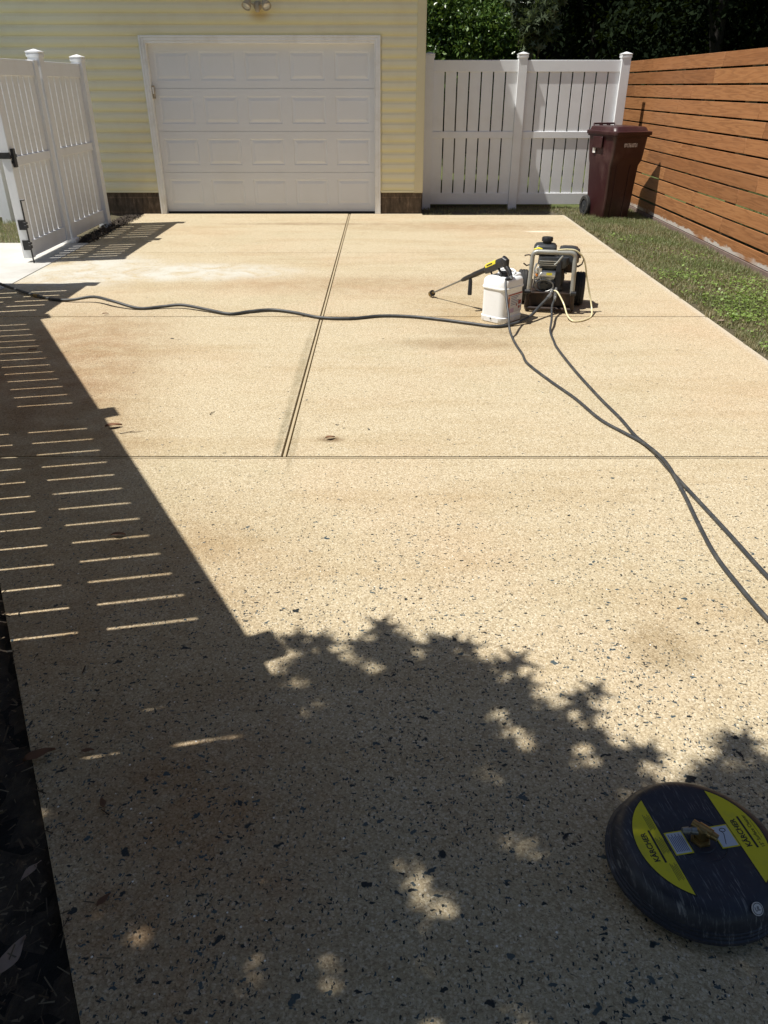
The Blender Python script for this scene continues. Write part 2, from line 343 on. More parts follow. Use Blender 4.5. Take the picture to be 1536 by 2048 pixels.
M_gumleaf = leafmat('gum_leaves', ((0, (.03, .06, .015)), (1, (.06, .105, .03))), .5, .08)
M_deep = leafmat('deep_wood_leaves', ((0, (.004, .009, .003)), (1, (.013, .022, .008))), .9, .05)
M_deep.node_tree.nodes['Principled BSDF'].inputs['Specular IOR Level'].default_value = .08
M_bark = mat('bark', (.075, .058, .042), .9, var=.4, scale=9, bump=.8, bscale=24)
M_dry = leafmat('dry_litter', ((0, (.05, .03, .018)), (.6, (.12, .085, .05)), (1, (.24, .19, .13))), .8, .05)
M_leafb = mat('dry_brown_leaf', (.16, .075, .035), .7, var=.3, scale=40); M_leafp = mat('dry_pale_leaf', (.32, .24, .19), .7, var=.25, scale=40)

# ------------------------------------------------------------------ ground, drive, walk
XL = lambda y: -.606 - .546*(y - .82)
tag(MB().add([(-70,-70,-.05),(70,-70,-.05),(70,70,-.05),(-70,70,-.05)], [(0,1,2,3)]).build('ground', M_turf), kind='structure')
tag(MB().add([(-3.7,-5,-.044),(2.7,-5,-.044),(2.7,12.2,-.044),(-3.7,12.2,-.044)], [(0,1,2,3)]).build('drive_bed', M_base), kind='structure')
g1, g2 = -.521, -.489
slabs = [[(XL(-4),-4),(2.62,-4),(2.62,3.456),(XL(3.456),3.456)],
         [(XL(3.484),3.484),(g1,3.484),(g1,6.142),(XL(6.142),6.142)], [(g2,3.484),(2.62,3.484),(2.62,6.142),(g2,6.142)],
         [(-3.515,6.158),(g1,6.158),(g1,8.865),(-3.515,8.865)], [(g2,6.158),(2.62,6.158),(2.62,8.865),(g2,8.865)],
         [(-3.515,8.877),(g1,8.877),(g1,11.86),(-3.515,11.86)], [(g2,8.877),(2.62,8.877),(2.62,11.72),(.56,11.72),(.56,11.86),(g2,11.86)]]
mb = MB()
for s in slabs: mb.prism(s, -.04, 0)
drive = tag(mb.build('driveway', M_agg, bevel=.003), kind='structure')
mb = MB().box(-.5115,-.4985,3.485,11.85,-.043,-.004).box(XL(3.47),2.61,3.465,3.475,-.043,-.003)
mb.build('expansion_strip', M_strip, drive)
mb = MB().prism([(-8,6.98),(-3.523,6.98),(-3.523,9.46),(-8,9.46)], -.04, .002)
walk = tag(mb.build('path', M_conc, bevel=.004), kind='structure')
# garage floor strip under the door
# lawn strip and soil
def grid(name, x0, x1, y0, y1, z, amp, m, nx, ny, clip=None):
    v = []; f = []
    for j in range(ny+1):
        for i in range(nx+1):
            y = y0 + (y1-y0)*j/ny; a, b_ = (x0(y) if callable(x0) else x0), (x1(y) if callable(x1) else x1)
            v.append((a + (b_-a)*i/nx, y, z + amp*(random.random()-.3)))
    for j in range(ny):
        for i in range(nx): q = j*(nx+1)+i; f.append((q, q+1, q+nx+2, q+nx+1))
    mb = MB(); mb.add(v, f); o = mb.build(name, m, smooth=80); return tag(o, kind='structure')
grid('lawn', 2.605, 4.6, -3, 12.6, -.018, .015, M_lawn, 30, 200)
grid('soil_strip', .56, 2.62, 11.735, 12.9, -.03, .02, soilm('grey_soil', (.05, .045, .03), (.15, .125, .085)), 40, 24)
grid('dirt', lambda y: XL(y)-1.4, lambda y: XL(y)-.004, -3.5, 6.1, -.045, .05, M_soil, 26, 180)
grid('gate_bed', -3.78, -3.53, 9.47, 11.8, -.03, .05, M_soil, 10, 60)
grid('side_lawn', -7.5, -3.8, 9.48, 12.2, -.03, .02, M_lawn, 40, 30)

# ------------------------------------------------------------------ garage
G = thing('garage', 'yellow vinyl-sided garage at the end of the driveway', 'garage', (0, 11.87, 0))
XL0, XR0, ZB = -5.9, .44, .30
def lap(mb, x0, x1, z0, z1):           # dutch-lap courses 127 mm high
    z = ZB + .012
    while z < z1 - .01:
        top = z + .127
        if top > z0 + .01:
            a, b_ = max(z, z0), min(top, z1)
            prof = [(-.004, z), (-.018, z+.001), (-.018, z+.006), (-.015, z+.080), (-.013, z+.090), (-.008, z+.102), (-.003, z+.127)]
            prof = [(y, min(max(q, a), b_)) for y, q in prof]
            n = len(prof); mb.add([(x0, y, q) for y, q in prof] + [(x1, y, q) for y, q in prof], [(i, n+i, n+i+1, i+1) for i in range(n-1)])
        z = top
mb = MB(); lap(mb, XL0, -3.275, ZB, 3.05); lap(mb, -.03, XR0, ZB, 3.05); lap(mb, -3.275, -.03, 2.235, 3.05)
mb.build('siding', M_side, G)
mb = MB().box(XL0,-3.25,0,.16,.303,3.2).box(-.06,.53,0,.16,.303,3.2).box(-3.25,-.06,0,.16,2.2,3.2)
mb.box(.40,.53,.163,4.5,.303,3.2).box(XL0,XL0+.13,.163,4.5,.303,3.2).box(XL0+.14,.39,4.3,4.5,.303,3.2)
mb.box(-3.9,.39,.9,.95,.0,3.1)
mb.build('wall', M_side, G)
MB().box(XL0,-3.262,-.002,.2,-.1,.30).build('foundation', M_block, G, bevel=.006)
MB().prism([(-.045,-.002),(.548,-.002),(.548,4.5),(.35,4.5),(.35,.2),(-.045,.2)],-.1,.30).build('foundation', M_block, G, bevel=.006)
M_start = mat('pale_yellow_trim', (.78,.74,.52), .5, var=.05)
for xa, xb in ((XL0,-3.265),(-.04,XR0)): MB().box(xa,xb,-.026,-.001,.288,.314).build('starter_strip', M_start, G, bevel=.003)
mb = MB().box(XR0,.55,-.03,.0,.285,3.05).box(.53,.56,-.029,.10,.284,3.05)
mb.build('corner_trim', mat('cream_corner', (.66,.60,.40), .5, var=.05, scale=3), G, bevel=.004)
mb = MB()
for x0, x1, z0, z1, y in ((-3.262,-3.235,.0,2.222,-.036),(-3.2345,-3.198,.0,2.194,-.03),(-3.1975,-3.18,.0,2.158,-.022)): mb.box(x0,x1,y,.13,z0,z1)
for x0, x1, z0, z1, y in ((-.078,-.05,.0,2.222,-.036),(-.114,-.0785,.0,2.194,-.03),(-.132,-.1145,.0,2.158,-.022)): mb.box(x0,x1,y,.13,z0,z1)
mb.box(-3.2347,-.0783,-.036,.13,2.195,2.222).box(-3.1977,-.1143,-.03,.13,2.159,2.1945).box(-3.1797,-.1323,-.022,.13,2.13,2.1585)
mb.build('door_trim', M_trim, G, bevel=.004)
mb = MB().box(-3.276,-.036,-.024,.0,2.223,2.236).box(-3.276,-3.263,-.024,.0,.30,2.222).box(-.049,-.036,-.024,.0,.30,2.222)
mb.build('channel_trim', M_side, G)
# door: 4 sections, 5 embossed panels each
D = bpy.data.objects.new('garage_door', None); sc.collection.objects.link(D); D.parent = G; D.location = (0, .075, 0)
dx0, dx1, hs = -3.178, -.134, 2.125/4
def door_section(k):
    z0, z1 = .022 + k*(2.115/4), .022 + (k+1)*(2.115/4) - .007; mb = MB(); W = (dx1-dx0)
    hx = .236; hz = .168; pc = [dx0 + W*(i+.5)/5 for i in range(5)]; zc = (z0+z1)/2
    xs = [dx0] + [q for c in pc for q in (c-hx, c+hx)] + [dx1]; zs = [z0, zc-hz, zc+hz, z1]
    for i in range(len(xs)-1):
        for j in range(3):
            if j == 1 and i % 2 == 1: continue
            mb.add([(xs[i],0,zs[j]),(xs[i+1],0,zs[j]),(xs[i+1],0,zs[j+1]),(xs[i],0,zs[j+1])], [(0,1,2,3)])
    for c in pc:
        R_ = []
        for ins, y in ((0,0),(.006,.005),(.016,.0065),(.022,.006),(.056,-.002),(.060,-.0015)):
            R_.append([(c-hx+ins,y,zc-hz+ins),(c+hx-ins,y,zc-hz+ins),(c+hx-ins,y,zc+hz-ins),(c-hx+ins,y,zc+hz-ins)])
        mb.rings(R_, False, True)
    mb.add([(dx0,0,z0),(dx1,0,z0),(dx1,.035,z0),(dx0,.035,z0)], [(0,3,2,1)]); mb.add([(dx0,0,z1),(dx1,0,z1),(dx1,.035,z1),(dx0,.035,z1)], [(0,1,2,3)])
    mb.add([(dx0,.006,z1),(dx1,.006,z1),(dx1,.006,z1+.006),(dx0,.006,z1+.006)], [(0,1,2,3)])
    mb.build('door_section', M_door, D)
for k in range(4): door_section(k)
MB().box(dx0,dx1,.002,.04,-.02,.021).build('bottom_seal', M_blk, D)
MB().box(dx0-.01,dx1+.01,.045,.06,0,2.16).build('backing_panel', M_door, D)
# roof: eave across the front, rakes at the sides
mb = MB()
y0, y1, ze, pit = -.30, 4.8, 3.14, .42; ym = (y0+y1)/2
for a, b_, s in ((y0, ym, 1), (ym, y1, -1)):
    za, zb = (ze, ze+pit*(ym-y0)) if s > 0 else (ze+pit*(ym-y0), ze)
    mb.add([(XL0-.3,a,za),(.85,a,za),(.85,b_,zb),(XL0-.3,b_,zb),(XL0-.3,a,za+.12),(.85,a,za+.12),(.85,b_,zb+.12),(XL0-.3,b_,zb+.12)],
           [(3,2,1,0),(4,5,6,7),(0,1,5,4),(2,3,7,6),(1,2,6,5),(3,0,4,7)])
mb.build('roof', M_roof, G)
MB().box(XL0-.31,.86,-.325,-.302,3.08,3.26).box(XL0-.31,.86,-.301,.0,3.08,3.1).build('fascia', M_trim, G)
# lamp above the door
F = thing('floodlight', 'twin-head motion floodlight on the siding above the garage door', 'lamp', (-1.645, 11.85, 2.545))
MB().lathe([(.055,0),(.055,.02),(.03,.035)], 20, Matrix.Rotation(R(90),4,'X')).build('base_plate', M_lampb, F, smooth=40)
for sx in (-1, 1):
    Mh = Matrix.Translation((sx*.125,-.12,.0)) @ Euler((R(-42),0,R(sx*30)),'XYZ').to_matrix().to_4x4() @ Matrix.Rotation(R(180),4,'X')
    h = MB().lathe([(.018,-.09),(.03,-.08),(.042,-.04),(.06,.0),(.062,.03),(.056,.03),(.052,.018)], 22, Mh).build('lamp_head', M_lampb, F, smooth=40)
    MB().lathe([(.0535,.016),(.05,.024),(.03,.03),(.004,.032)], 20, Mh).build('lens', M_lens, h, smooth=60)
    MB().tube([(sx*.02,-.02,.0),(sx*.07,-.05,.02),(sx*.115,-.07,.02)], .012, 8).build('arm', M_lampb, F, smooth=60)
MB().rrect([(-.075,.02,.02,.012,0,-.055),(-.06,.028,.03,.014,0,-.055),(.0,.03,.032,.014,0,-.05),(.03,.022,.024,.012,0,-.04)]).build('motion_sensor', M_lampb, F, smooth=40)
K = thing('door_keypad', 'small narrow beige keypad on the left garage door jamb', 'keypad', (-3.165, 11.93, 1.56))
MB().box(-.012,.018,-.045,.0,-.08,.08).build('case', M_rec, K, bevel=.006); MB().box(-.008,.014,-.049,-.0455,-.02,.06).build('cover', M_trim, K, bevel=.002)

# ------------------------------------------------------------------ white vinyl fences
def post(parent, x, h, w=.127, y=0, z0=-.04):
    p = MB().box(x-w/2,x+w/2,y-w/2,y+w/2,z0,h-.05).build('post', M_white, parent, bevel=.004)
    e = w/2
    MB().rrect([(h-.062,e+.009,e+.009,.006,x,y),(h-.035,e+.009,e+.009,.006,x,y),(h-.033,e+.002,e+.002,.004,x,y),(h-.022,e+.012,e+.012,.006,x,y),(h-.014,e+.012,e+.012,.006,x,y),(h+.012,.004,.004,.002,x,y)], 2).build('cap', M_white, p, smooth=25)
def panel(parent, x0, x1, n, top, sc_=1, y=0, gap=.016, mid=(.96, 1.05), bot=(.05, .21), th=.018):
    MB().box(x0,x1,y-.028,y+.028,top-.145,top).build('top_rail', M_white, parent, bevel=.004)
    MB().box(x0,x1,y-.028,y+.028,mid[0]*sc_,mid[1]*sc_).build('middle_rail', M_white, parent, bevel=.004)
    MB().box(x0,x1,y-.028,y+.028,bot[0]*sc_,bot[1]*sc_).build('bottom_rail', M_white, parent, bevel=.004)
    mb = MB(); L = x1-x0; wdt = (L - gap*(n-1))/n
    for i in range(n):
        a = x0 + i*(wdt+gap)
        for z0, z1 in ((bot[1]*sc_-.02, mid[0]*sc_+.02), (mid[1]*sc_-.02, top-.125)): mb.box(a,a+wdt,y-th/2,y+th/2,z0,z1)
    mb.build('pickets', M_white, parent, bevel=.002)
WF = thing('vinyl_fence', 'white vinyl fence joining the garage corner to the brown board fence', 'fence', (0, 12.5, 0))
for x in (.645, 1.965, 3.42): post(WF, x, 2.045)
panel(WF, .71, 1.90, 7, 1.955, gap=.019, th=.026); panel(WF, 2.03, 3.355, 8, 1.955, gap=.019, th=.026)
# diagonal fence along the left side of the drive
a0 = Vector((-1.363, 1.785, 0)); dr = Vector((-.495, .869, 0)).normalized(); ang = math.atan2(dr.y, dr.x)
LF = thing('vinyl_fence', 'white vinyl fence running beside the left edge of the driveway', 'fence', a0, ang)
for i in range(0, 3): post(LF, i*2.395, 1.955)
panel(LF, -.56, -.07, 3, 1.87, .96, gap=.0145)
for i in range(0, 2): panel(LF, i*2.395+.065, (i+1)*2.395-.065, 14, 1.87, .96, gap=.0145)
e = a0 + dr*2.395*2
SF = thing('vinyl_fence', 'short white vinyl fence return on the near side of the walkway opening', 'fence', (e.x+.01, e.y+.07, 0), R(90))
panel(SF, .01, 1.03, 6, 1.87, .96, gap=.02); post(SF, 1.10, 1.955)
SF2 = thing('vinyl_fence', 'white vinyl fence leading away left from the near gate post', 'fence', (e.x-.06, e.y+1.17, 0), R(180))
panel(SF2, .03, 2.3, 13, 1.87, .96, gap=.02); post(SF2, 2.37, 1.955)
GT = thing('side_gate', 'white vinyl gate leaf standing open, with black latch and drop rod', 'gate', (-3.76, 8.30, 0), R(90))
for x in (.05, 1.10): MB().box(x-.05,x+.05,-.045,.045,.045,1.875).build('stile', M_white, GT, bevel=.005)
panel(GT, .10, 1.05, 7, 1.87, .96, gap=.020)
MB().box(-.012,-.001,-.05,.06,1.0,1.06).box(.0,.13,-.060,-.046,1.005,1.035).box(.0,.10,-.060,-.046,.955,.98).box(.02,.075,-.075,-.047,.92,1.09).build('latch', M_blk, GT, bevel=.003)
MB().tube([(-.02,-.062,.62),(-.02,-.062,-.01)], .008, 8).tube([(-.02,-.062,.62),(-.02,-.10,.62)], .008, 8).build('drop_rod', M_blk, GT, smooth=60)
for z in (.33, .13): MB().box(-.012,-.001,-.05,.02,z,z+.10).box(-.034,-.0,-.078,-.047,z+.02,z+.05).box(-.034,-.0,-.078,-.047,z+.06,z+.08).build('rod_bracket', M_blk, GT, bevel=.003)
WF2 = thing('vinyl_fence', 'white vinyl fence panel with dark mulch at its foot beside the open gate', 'fence', (-3.76, 9.53, 0), R(90))
post(WF2, 0, 1.97); post(WF2, 1.30, 1.96); panel(WF2, .065, 1.235, 7, 1.87, .96, gap=.020)
MB().box(-.075,.055,-.09,.08,-.0,.05).build('post_collar', M_white, WF2, bevel=.008)
BF = thing('vinyl_fence', 'white vinyl fence far behind the gate, beyond the small lawn', 'fence', (-5.22, 11.2, 0), R(180))
post(BF, 0, 1.96); panel(BF, .065, 2.1, 12, 1.87, .96)

# ------------------------------------------------------------------ brown board fence
WB = thing('board_fence', 'brown horizontal board fence along the right side lawn', 'fence', (3.80, 0, 0))
pitch = 1.95/12
for r in range(12):
    z0 = .035 + r*pitch; mb = MB(); y = 4.1 - random.random()*2.2; tn = []
    ends = []
    while y < 14.6:
        L = random.choice((2.44, 3.05, 3.66)); y1 = min(y+L-.003, 14.6)
        mb.box(-.011,.011,y,y1,z0,z0+pitch-.019 - (.01 if r == 0 else 0)); tn.append(random.random()); y = y1+.003
        if y > 14.5: break
    o = mb.build('board', M_wood, WB, bevel=.0025, seg=1)
    at = o.data.attributes.new('tint', 'FLOAT', 'POINT'); at.data.foreach_set('value', np.repeat(tn, 8).astype(np.float32))
for y in np.arange(3.2, 14.6, 1.17):
    MB().box(.012,.10,y-.045,y+.045,-.05,1.93).build('fence_post', M_post, WB)
MB().box(-.02,.02,2,14.6,-.06,.028).build('kick_board', mat('grey_kick_board', (.17,.12,.10), .9, var=.3, scale=10), WB, bevel=.003)

# ------------------------------------------------------------------ wheelie bin
B = thing('wheelie_bin', 'maroon wheelie bin on the grass against the board fence', 'bin', (3.21, 11.62, -.01), R(19))
B.scale = (.86, .86, 1.045)
mb = MB().rrect([(.0,.235,.250,.03,0,.015),(.03,.243,.262,.04,0,.015),(.30,.255,.287,.045,0,.012),(.66,.272,.315,.05,0,.01),(.72,.290,.342,.055,0,-.01),(.78,.296,.350,.055,0,-.012),(1.0,.310,.378,.06,0,-.02),(1.003,.333,.40,.06,0,-.02),(1.035,.333,.40,.06,0,-.02)], 5)
body = mb.build('body', M_binp, B, smooth=35)
mb = MB()
for x in (-.13, .10): mb.rrect([(.02,.012,.01,.006,x,-.250),(.5,.012,.012,.006,x*1.05,-.292),(.68,.012,.010,.006,x*1.08,-.308)], 2)
mb.build('front_rib', M_binp, B, smooth=40)
mb = MB().rrect([(1.022,.345,.42,.07,0,-.03),(1.03,.350,.426,.07,0,-.03),(1.062,.350,.426,.07,0,-.03),(1.068,.34,.41,.07,0,-.02),(1.072,.315,.375,.07,0,-.01),(1.108,.30,.355,.07,0,0),(1.118,.28,.335,.07,0,0)], 6)
mb.build('lid', M_binp, B, smooth=40)
mb = MB().tube([(-.20,.33,1.08),(-.20,.40,1.12),(-.19,.42,1.135),(.19,.42,1.135),(.20,.40,1.12),(.20,.33,1.08)], .012, 8)
for x in (-.07, .07): mb.box(x-.012,x+.012,.36,.43,1.07,1.13)
mb.build('handle_bar', M_binp, B, smooth=50)
MB().cyl((-.30,.27,.13),(.30,.27,.13),.012).build('axle', M_wand, B, smooth=50)
for s in (-1, 1):
    x = s*.275; Mw = Matrix.Translation((x,.27,.13)) @ Matrix.Rotation(R(90),4,'Y')
    ww = MB().lathe([(.04,-.02),(.07,-.02),(.07,.02),(.04,.02)], 24, Mw).build('wheel', M_dgrey, B, smooth=40)
    MB().rings([[(r*math.cos(2*math.pi*i/28), r*math.sin(2*math.pi*i/28), z) for i in range(28)] for r, z in ((.085,-.03),(.122,-.032),(.134,-.02),(.134,.02),(.122,.032),(.085,.03),(.085,-.03))], False, False, Mw).build('tyre', M_rub, ww, smooth=40)
text('serial_number', '0817610731', .062, M_wink, B, (.0,-.393,.905), (R(85),0,0), .78, bold=.0015)
mb = MB().box(-.318,-.313,.10,.17,.80,.90); mb.build('side_sticker', M_wink, B)
MB().box(-.345,-.32,-.10,.16,.86,1.0).build('side_grip', M_binp, B, bevel=.01)

# ------------------------------------------------------------------ pressure washer
W = thing('pressure_washer', 'small grey-framed petrol pressure washer on the driveway', 'pressure washer', (1.425, 6.60, 0), R(-12))
def arc(c, a0, a1, r, ax, ay, n=5):
    return [tuple(Vector(c) + Vector(ax)*r*math.cos(R(a0+(a1-a0)*i/n)) + Vector(ay)*r*math.sin(R(a0+(a1-a0)*i/n))) for i in range(n+1)]
fr = [(-.175,-.33,.15),(-.168,-.33,.42)] + arc((-.128,-.325,.437),180,90,.04,(1,0,0),(0,0,1)) + arc((.128,-.325,.437),90,0,.04,(1,0,0),(0,0,1)) + [(.168,-.33,.42),(.175,-.33,.15)]
MB().tube(fr, .0185, 12).build('frame', M_frame, W, smooth=50)
mb = MB()
for s in (-1, 1): mb.tube([(s*.176,-.335,.165),(s*.185,-.335,.04),(s*.183,-.30,.022),(s*.18,-.1,.03),(s*.17,.18,.05)], .017, 10)
mb.tube([(-.183,-.335,.03),(.183,-.335,.03)], .016, 10).tube([(-.175,.0,.14),(.175,.0,.14)], .014, 10)
mb.tube([(-.17,.18,.05),(.17,.18,.05)], .015, 10)
for s in (-1, 1): mb.tube([(s*.172,-.33,.16),(s*.172,.16,.15),(s*.17,.18,.05)], .014, 10)
mb.box(-.17,.17,-.300,-.292,.035,.150)
mb.build('base_frame', M_rust, W, smooth=50)
MB().box(-.165,.165,-.30,.16,.152,.162).box(-.17,.17,-.342,-.32,.150,.163).build('engine_plate', M_rust, W, bevel=.003)
for s in (-1, 1):
    Mw = Matrix.Translation((s*.238,.0,.135)) @ Matrix.Rotation(R(90),4,'Y')
    ww = MB().lathe([(.018,-.035),(.03,-.03),(.06,-.012),(.075,-.02),(.08,-.02),(.08,.02),(.06,.012),(.03,.03),(.018,.035)], 24, Mw).build('wheel', M_dgrey, W, smooth=40)
    pr = [(.078,-.036),(.118,-.042),(.132,-.034),(.136,-.014),(.131,-.012),(.131,-.008),(.136,-.006),(.136,.006),(.131,.008),(.131,.012),(.136,.014),(.132,.034),(.118,.042),(.078,.036),(.078,-.036)]
    MB().rings([[(r*math.cos(2*math.pi*i/32), r*math.sin(2*math.pi*i/32), z) for i in range(32)] for r, z in pr], False, False, Mw).build('tyre', M_rub, ww, smooth=35)
MB().cyl((-.25,0,.135),(.25,0,.135),.011).build('axle', M_wand, W, smooth=50)
# engine
eng = MB().rrect([(.165,.10,.10,.02,-.01,-.06),(.24,.115,.11,.03,-.01,-.06),(.31,.10,.10,.03,-.01,-.06),(.33,.07,.08,.02,-.01,-.06)], 4)
eng.build('engine_block', M_blk, W, smooth=40)
mb = MB()
for z in np.arange(.285, .345, .011): mb.box(-.105,.045,-.185,-.06,z,z+.005)
mb.cyl((-.03,-.17,.255),(-.03,-.215,.255),.052).cyl((-.03,-.215,.255),(-.03,-.228,.255),.034)
for k in range(6): a = k*math.pi/3; mb.cyl((-.03+.042*math.cos(a),-.214,.255+.042*math.sin(a)),(-.03+.042*math.cos(a),-.222,.255+.042*math.sin(a)),.006,n=6)
mb.box(-.10,-.06,-.205,-.16,.27,.325).box(.0,.06,-.215,-.18,.262,.285).tube([(-.11,-.20,.33),(-.04,-.22,.30),(.03,-.215,.30),(.06,-.21,.27)], .007, 8).tube([(-.13,-.19,.28),(-.12,-.21,.33),(-.09,-.20,.345)], .008, 8)
mb.build('crankcase', M_steel, W, smooth=35)
MB().rrect([(.262,.075,.02,.012,-.02,-.232),(.275,.085,.026,.014,-.025,-.232),(.315,.07,.022,.012,-.02,-.226),(.322,.055,.015,.010,-.02,-.224)], 3).box(-.11,-.085,-.25,-.20,.25,.335).box(.045,.062,-.245,-.20,.262,.33).build('valve_cover', M_steel, W, smooth=40)
MB().box(-.045,.0,-.2595,-.2585,.283,.303).build('warning_label', M_ylw, W)
MB().tube([(-.145,-.17,.17),(-.14,-.20,.24),(-.145,-.19,.32),(-.13,-.18,.36)], .008, 8).build('exhaust_brace', M_steel, W, smooth=60)
MB().cyl((-.125,-.22,.275),(-.125,-.235,.275),.010).build('spark_plug_boot', M_org, W, smooth=40)
mb = MB().cyl((-.06,-.20,.205),(-.06,-.27,.205),.042).cyl((-.06,-.27,.205),(-.06,-.285,.205),.026)
for k in range(5): a = k*math.pi*.4+.3; mb.cyl((-.06+.03*math.cos(a),-.268,.205+.03*math.sin(a)),(-.06+.03*math.cos(a),-.29,.205+.03*math.sin(a)),.007,n=6)
mb.box(-.10,.06,-.255,-.17,.178,.232); mb.build('pump', M_dgrey, W, smooth=35)
ring = [(-.055+.075*math.cos(R(a)), -.29, .205+.048*math.sin(R(a))) for a in range(0, 361, 20)]
MB().tube(ring, .007, 8).build('pump_hose', M_wand, W, smooth=60)
MB().rrect([(.17,.026,.03,.01,.055,-.255),(.30,.024,.028,.01,.05,-.25),(.40,.02,.024,.008,.05,-.235)], 3).box(.02,.09,-.28,-.22,.17,.20).build('unloader_valve', M_blk, W, smooth=40)
mb = MB()
for k, (x, z, s) in enumerate(((-.135,.30,.008),(-.14,.27,.007),(-.125,.25,.009),(-.13,.225,.006),(.10,.30,.008),(-.12,.33,.007))): MB().cyl((x,-.19,z),(x+.012,-.235,z),s,n=8).build('bolt', M_steel, W, smooth=40)
MB().rrect([(.335,.10,.055,.03,.0,-.19),(.37,.125,.075,.03,.0,-.18),(.42,.12,.075,.03,.0,-.17)], 4).build('recoil_shroud', M_dgrey, W, smooth=40)
mb = MB()
for z in (.36,.375,.39): mb.box(-.11,.05,-.262,-.245,z,z+.006)
mb.build('shroud_slots', M_frame, W)
tank = MB().rrect([(.425,.085,.07,.025,-.075,-.12),(.44,.092,.08,.03,-.075,-.12),(.485,.092,.08,.03,-.075,-.12),(.505,.078,.066,.03,-.075,-.12),(.512,.05,.04,.02,-.075,-.12)], 5).build('fuel_tank', M_dgrey, W, smooth=40)
mb = MB(); n = 30
mb.rings([[((.046 if (i % 3) else .043)*s*math.cos(2*math.pi*i/n)-.065, (.046 if (i % 3) else .043)*s*math.sin(2*math.pi*i/n)-.13, z) for i in range(n)] for s, z in ((.75,.508),(.8,.525),(1,.53),(1,.552),(.9,.560))])
mb.build('fuel_cap', M_blk, tank, smooth=30)
MB().tube([(-.15,-.20,.445),(-.155,-.215,.475),(-.13,-.22,.485),(-.10,-.215,.475)], .010, 8).build('choke_tab', M_ylw, W, smooth=50)
MB().rrect([(.36,.07,.075,.025,.115,-.11),(.38,.083,.09,.03,.12,-.11),(.455,.083,.09,.035,.12,-.105),(.48,.07,.075,.03,.115,-.10),(.488,.045,.05,.02,.11,-.10)], 5).rrect([(.40,.02,.05,.015,.20,-.06),(.46,.015,.04,.01,.19,-.06)],3).build('air_filter_cover', M_dgrey, W, smooth=40)
MB().rrect([(.27,.05,.06,.02,.13,.0),(.35,.06,.07,.02,.13,.0),(.365,.05,.06,.02,.13,.0)], 4).build('muffler', M_rust, W, smooth=40)
MB().tube([(-.165,-.33,.445),(-.20,-.33,.452),(-.225,-.33,.447),(-.23,-.33,.44)], .005, 8).build('gun_hook', M_rust, W, smooth=60)
MB().tube([(-.17,-.33,.40),(-.185,-.33,.375),(-.21,-.33,.368),(-.235,-.33,.385)], .006, 8).build('gun_hook', M_rust, W, smooth=60)
MB().tube([(.17,-.30,.37),(.20,-.30,.372),(.225,-.30,.39),(.235,-.30,.43)], [.009,.008,.006,.003], 8).build('gun_hook', M_rust, W, smooth=60)
mb = MB().cyl((.045,-.27,.19),(.045,-.335,.165),.013).cyl((.045,-.335,.165),(.043,-.35,.12),.015).cyl((.02,-.27,.185),(.0,-.34,.14),.014); mb.build('hose_fitting', M_wand, W, smooth=40)
MB().tube([(.07,-.335,.455),(.03,-.345,.40),(.012,-.348,.385)], .007, 8).build('lever', M_frame, W, smooth=60)
for s in (-1, 1): MB().cyl((s*.175-.012*s,-.345,.165),(s*.175+.03*s,-.345,.165),.018).build('frame_knob', M_blk, W, smooth=40)
inv = (Matrix.Translation((1.425, 6.60, 0)) @ Matrix.Rotation(R(-12),4,'Z')).inverted()
tp = [(1.38,6.27,.497),(1.46,6.265,.502),(1.53,6.26,.49),(1.60,6.27,.42),(1.645,6.27,.26),(1.69,6.25,.10),(1.685,6.15,.012),(1.60,6.02,.008),(1.50,5.97,.010),(1.465,6.05,.035),(1.45,6.16,.10),(1.41,6.24,.17),(1.385,6.27,.18)]
MB().tube([inv @ p for p in spline(tp, 6)], .0065, 8).build('siphon_tube', M_tube, W, smooth=60)

# ------------------------------------------------------------------ chemical jug
J = thing('plastic_jug', 'white plastic chemical jug standing in front of the pressure washer', 'jug', (.937, 6.07, 0), R(47))
hx, hy = .143, .120
mb = MB().rrect([(.0,hx-.012,hy-.012,.03,0,0),(.008,hx-.003,hy-.003,.055,0,0),(.045,hx,hy,.058,0,0),(.050,hx-.006,hy-.006,.055,0,0),(.255,hx-.006,hy-.006,.055,0,0),(.262,hx+.002,hy+.002,.060,0,0),(.272,hx+.002,hy+.002,.060,0,0),
      (.275,hx-.003,hy-.003,.055,0,0),(.318,hx-.006,hy-.006,.055,0,0),(.330,hx-.012,hy-.012,.055,0,0),(.341,hx-.026,hy-.024,.05,0,0),(.347,hx-.05,hy-.045,.04,0,0),(.348,.06,.05,.03,0,0)], 8)
mb.build('body', M_jug, J, smooth=30)
MB().rrect([(.335,.045,.088,.012,.075,0),(.352,.043,.086,.012,.075,0),(.360,.036,.078,.012,.075,0)], 3).build('shoulder', M_jug, J, smooth=40)
MB().lathe([(.040,.340),(.040,.350),(.034,.351),(.034,.372),(.030,.378)], 22, Matrix.Translation((-.03,-.02,0))).build('cap', M_dgrey, J, smooth=40)
MB().tube(spline([(.03,.07,.355),(.06,.06,.375),(.09,0,.378),(.06,-.06,.375),(.03,-.07,.355)], 4), .008, 8).build('handle', M_jug, J, smooth=50)
yl = -hy+.0052
lab = MB().box(-.088,.105,yl,yl+.002,.075,.225).build('product_label', M_pap, J)
MB().box(-.088,.105,yl-.0008,yl-.0001,.212,.222).build('label_band', M_red, lab)
MB().box(-.086,-.062,yl-.0008,yl-.0001,.120,.205).build('label_orange_print', M_org, lab)
MB().box(-.086,.0,yl-.0008,yl-.0001,.078,.112).build('label_mauve_print', M_pink, lab)
mb = MB()
for i in range(6): mb.box(-.045,.07-.02*(i % 3),yl-.0008,yl-.0001,.200-.013*i,.205-.013*i)
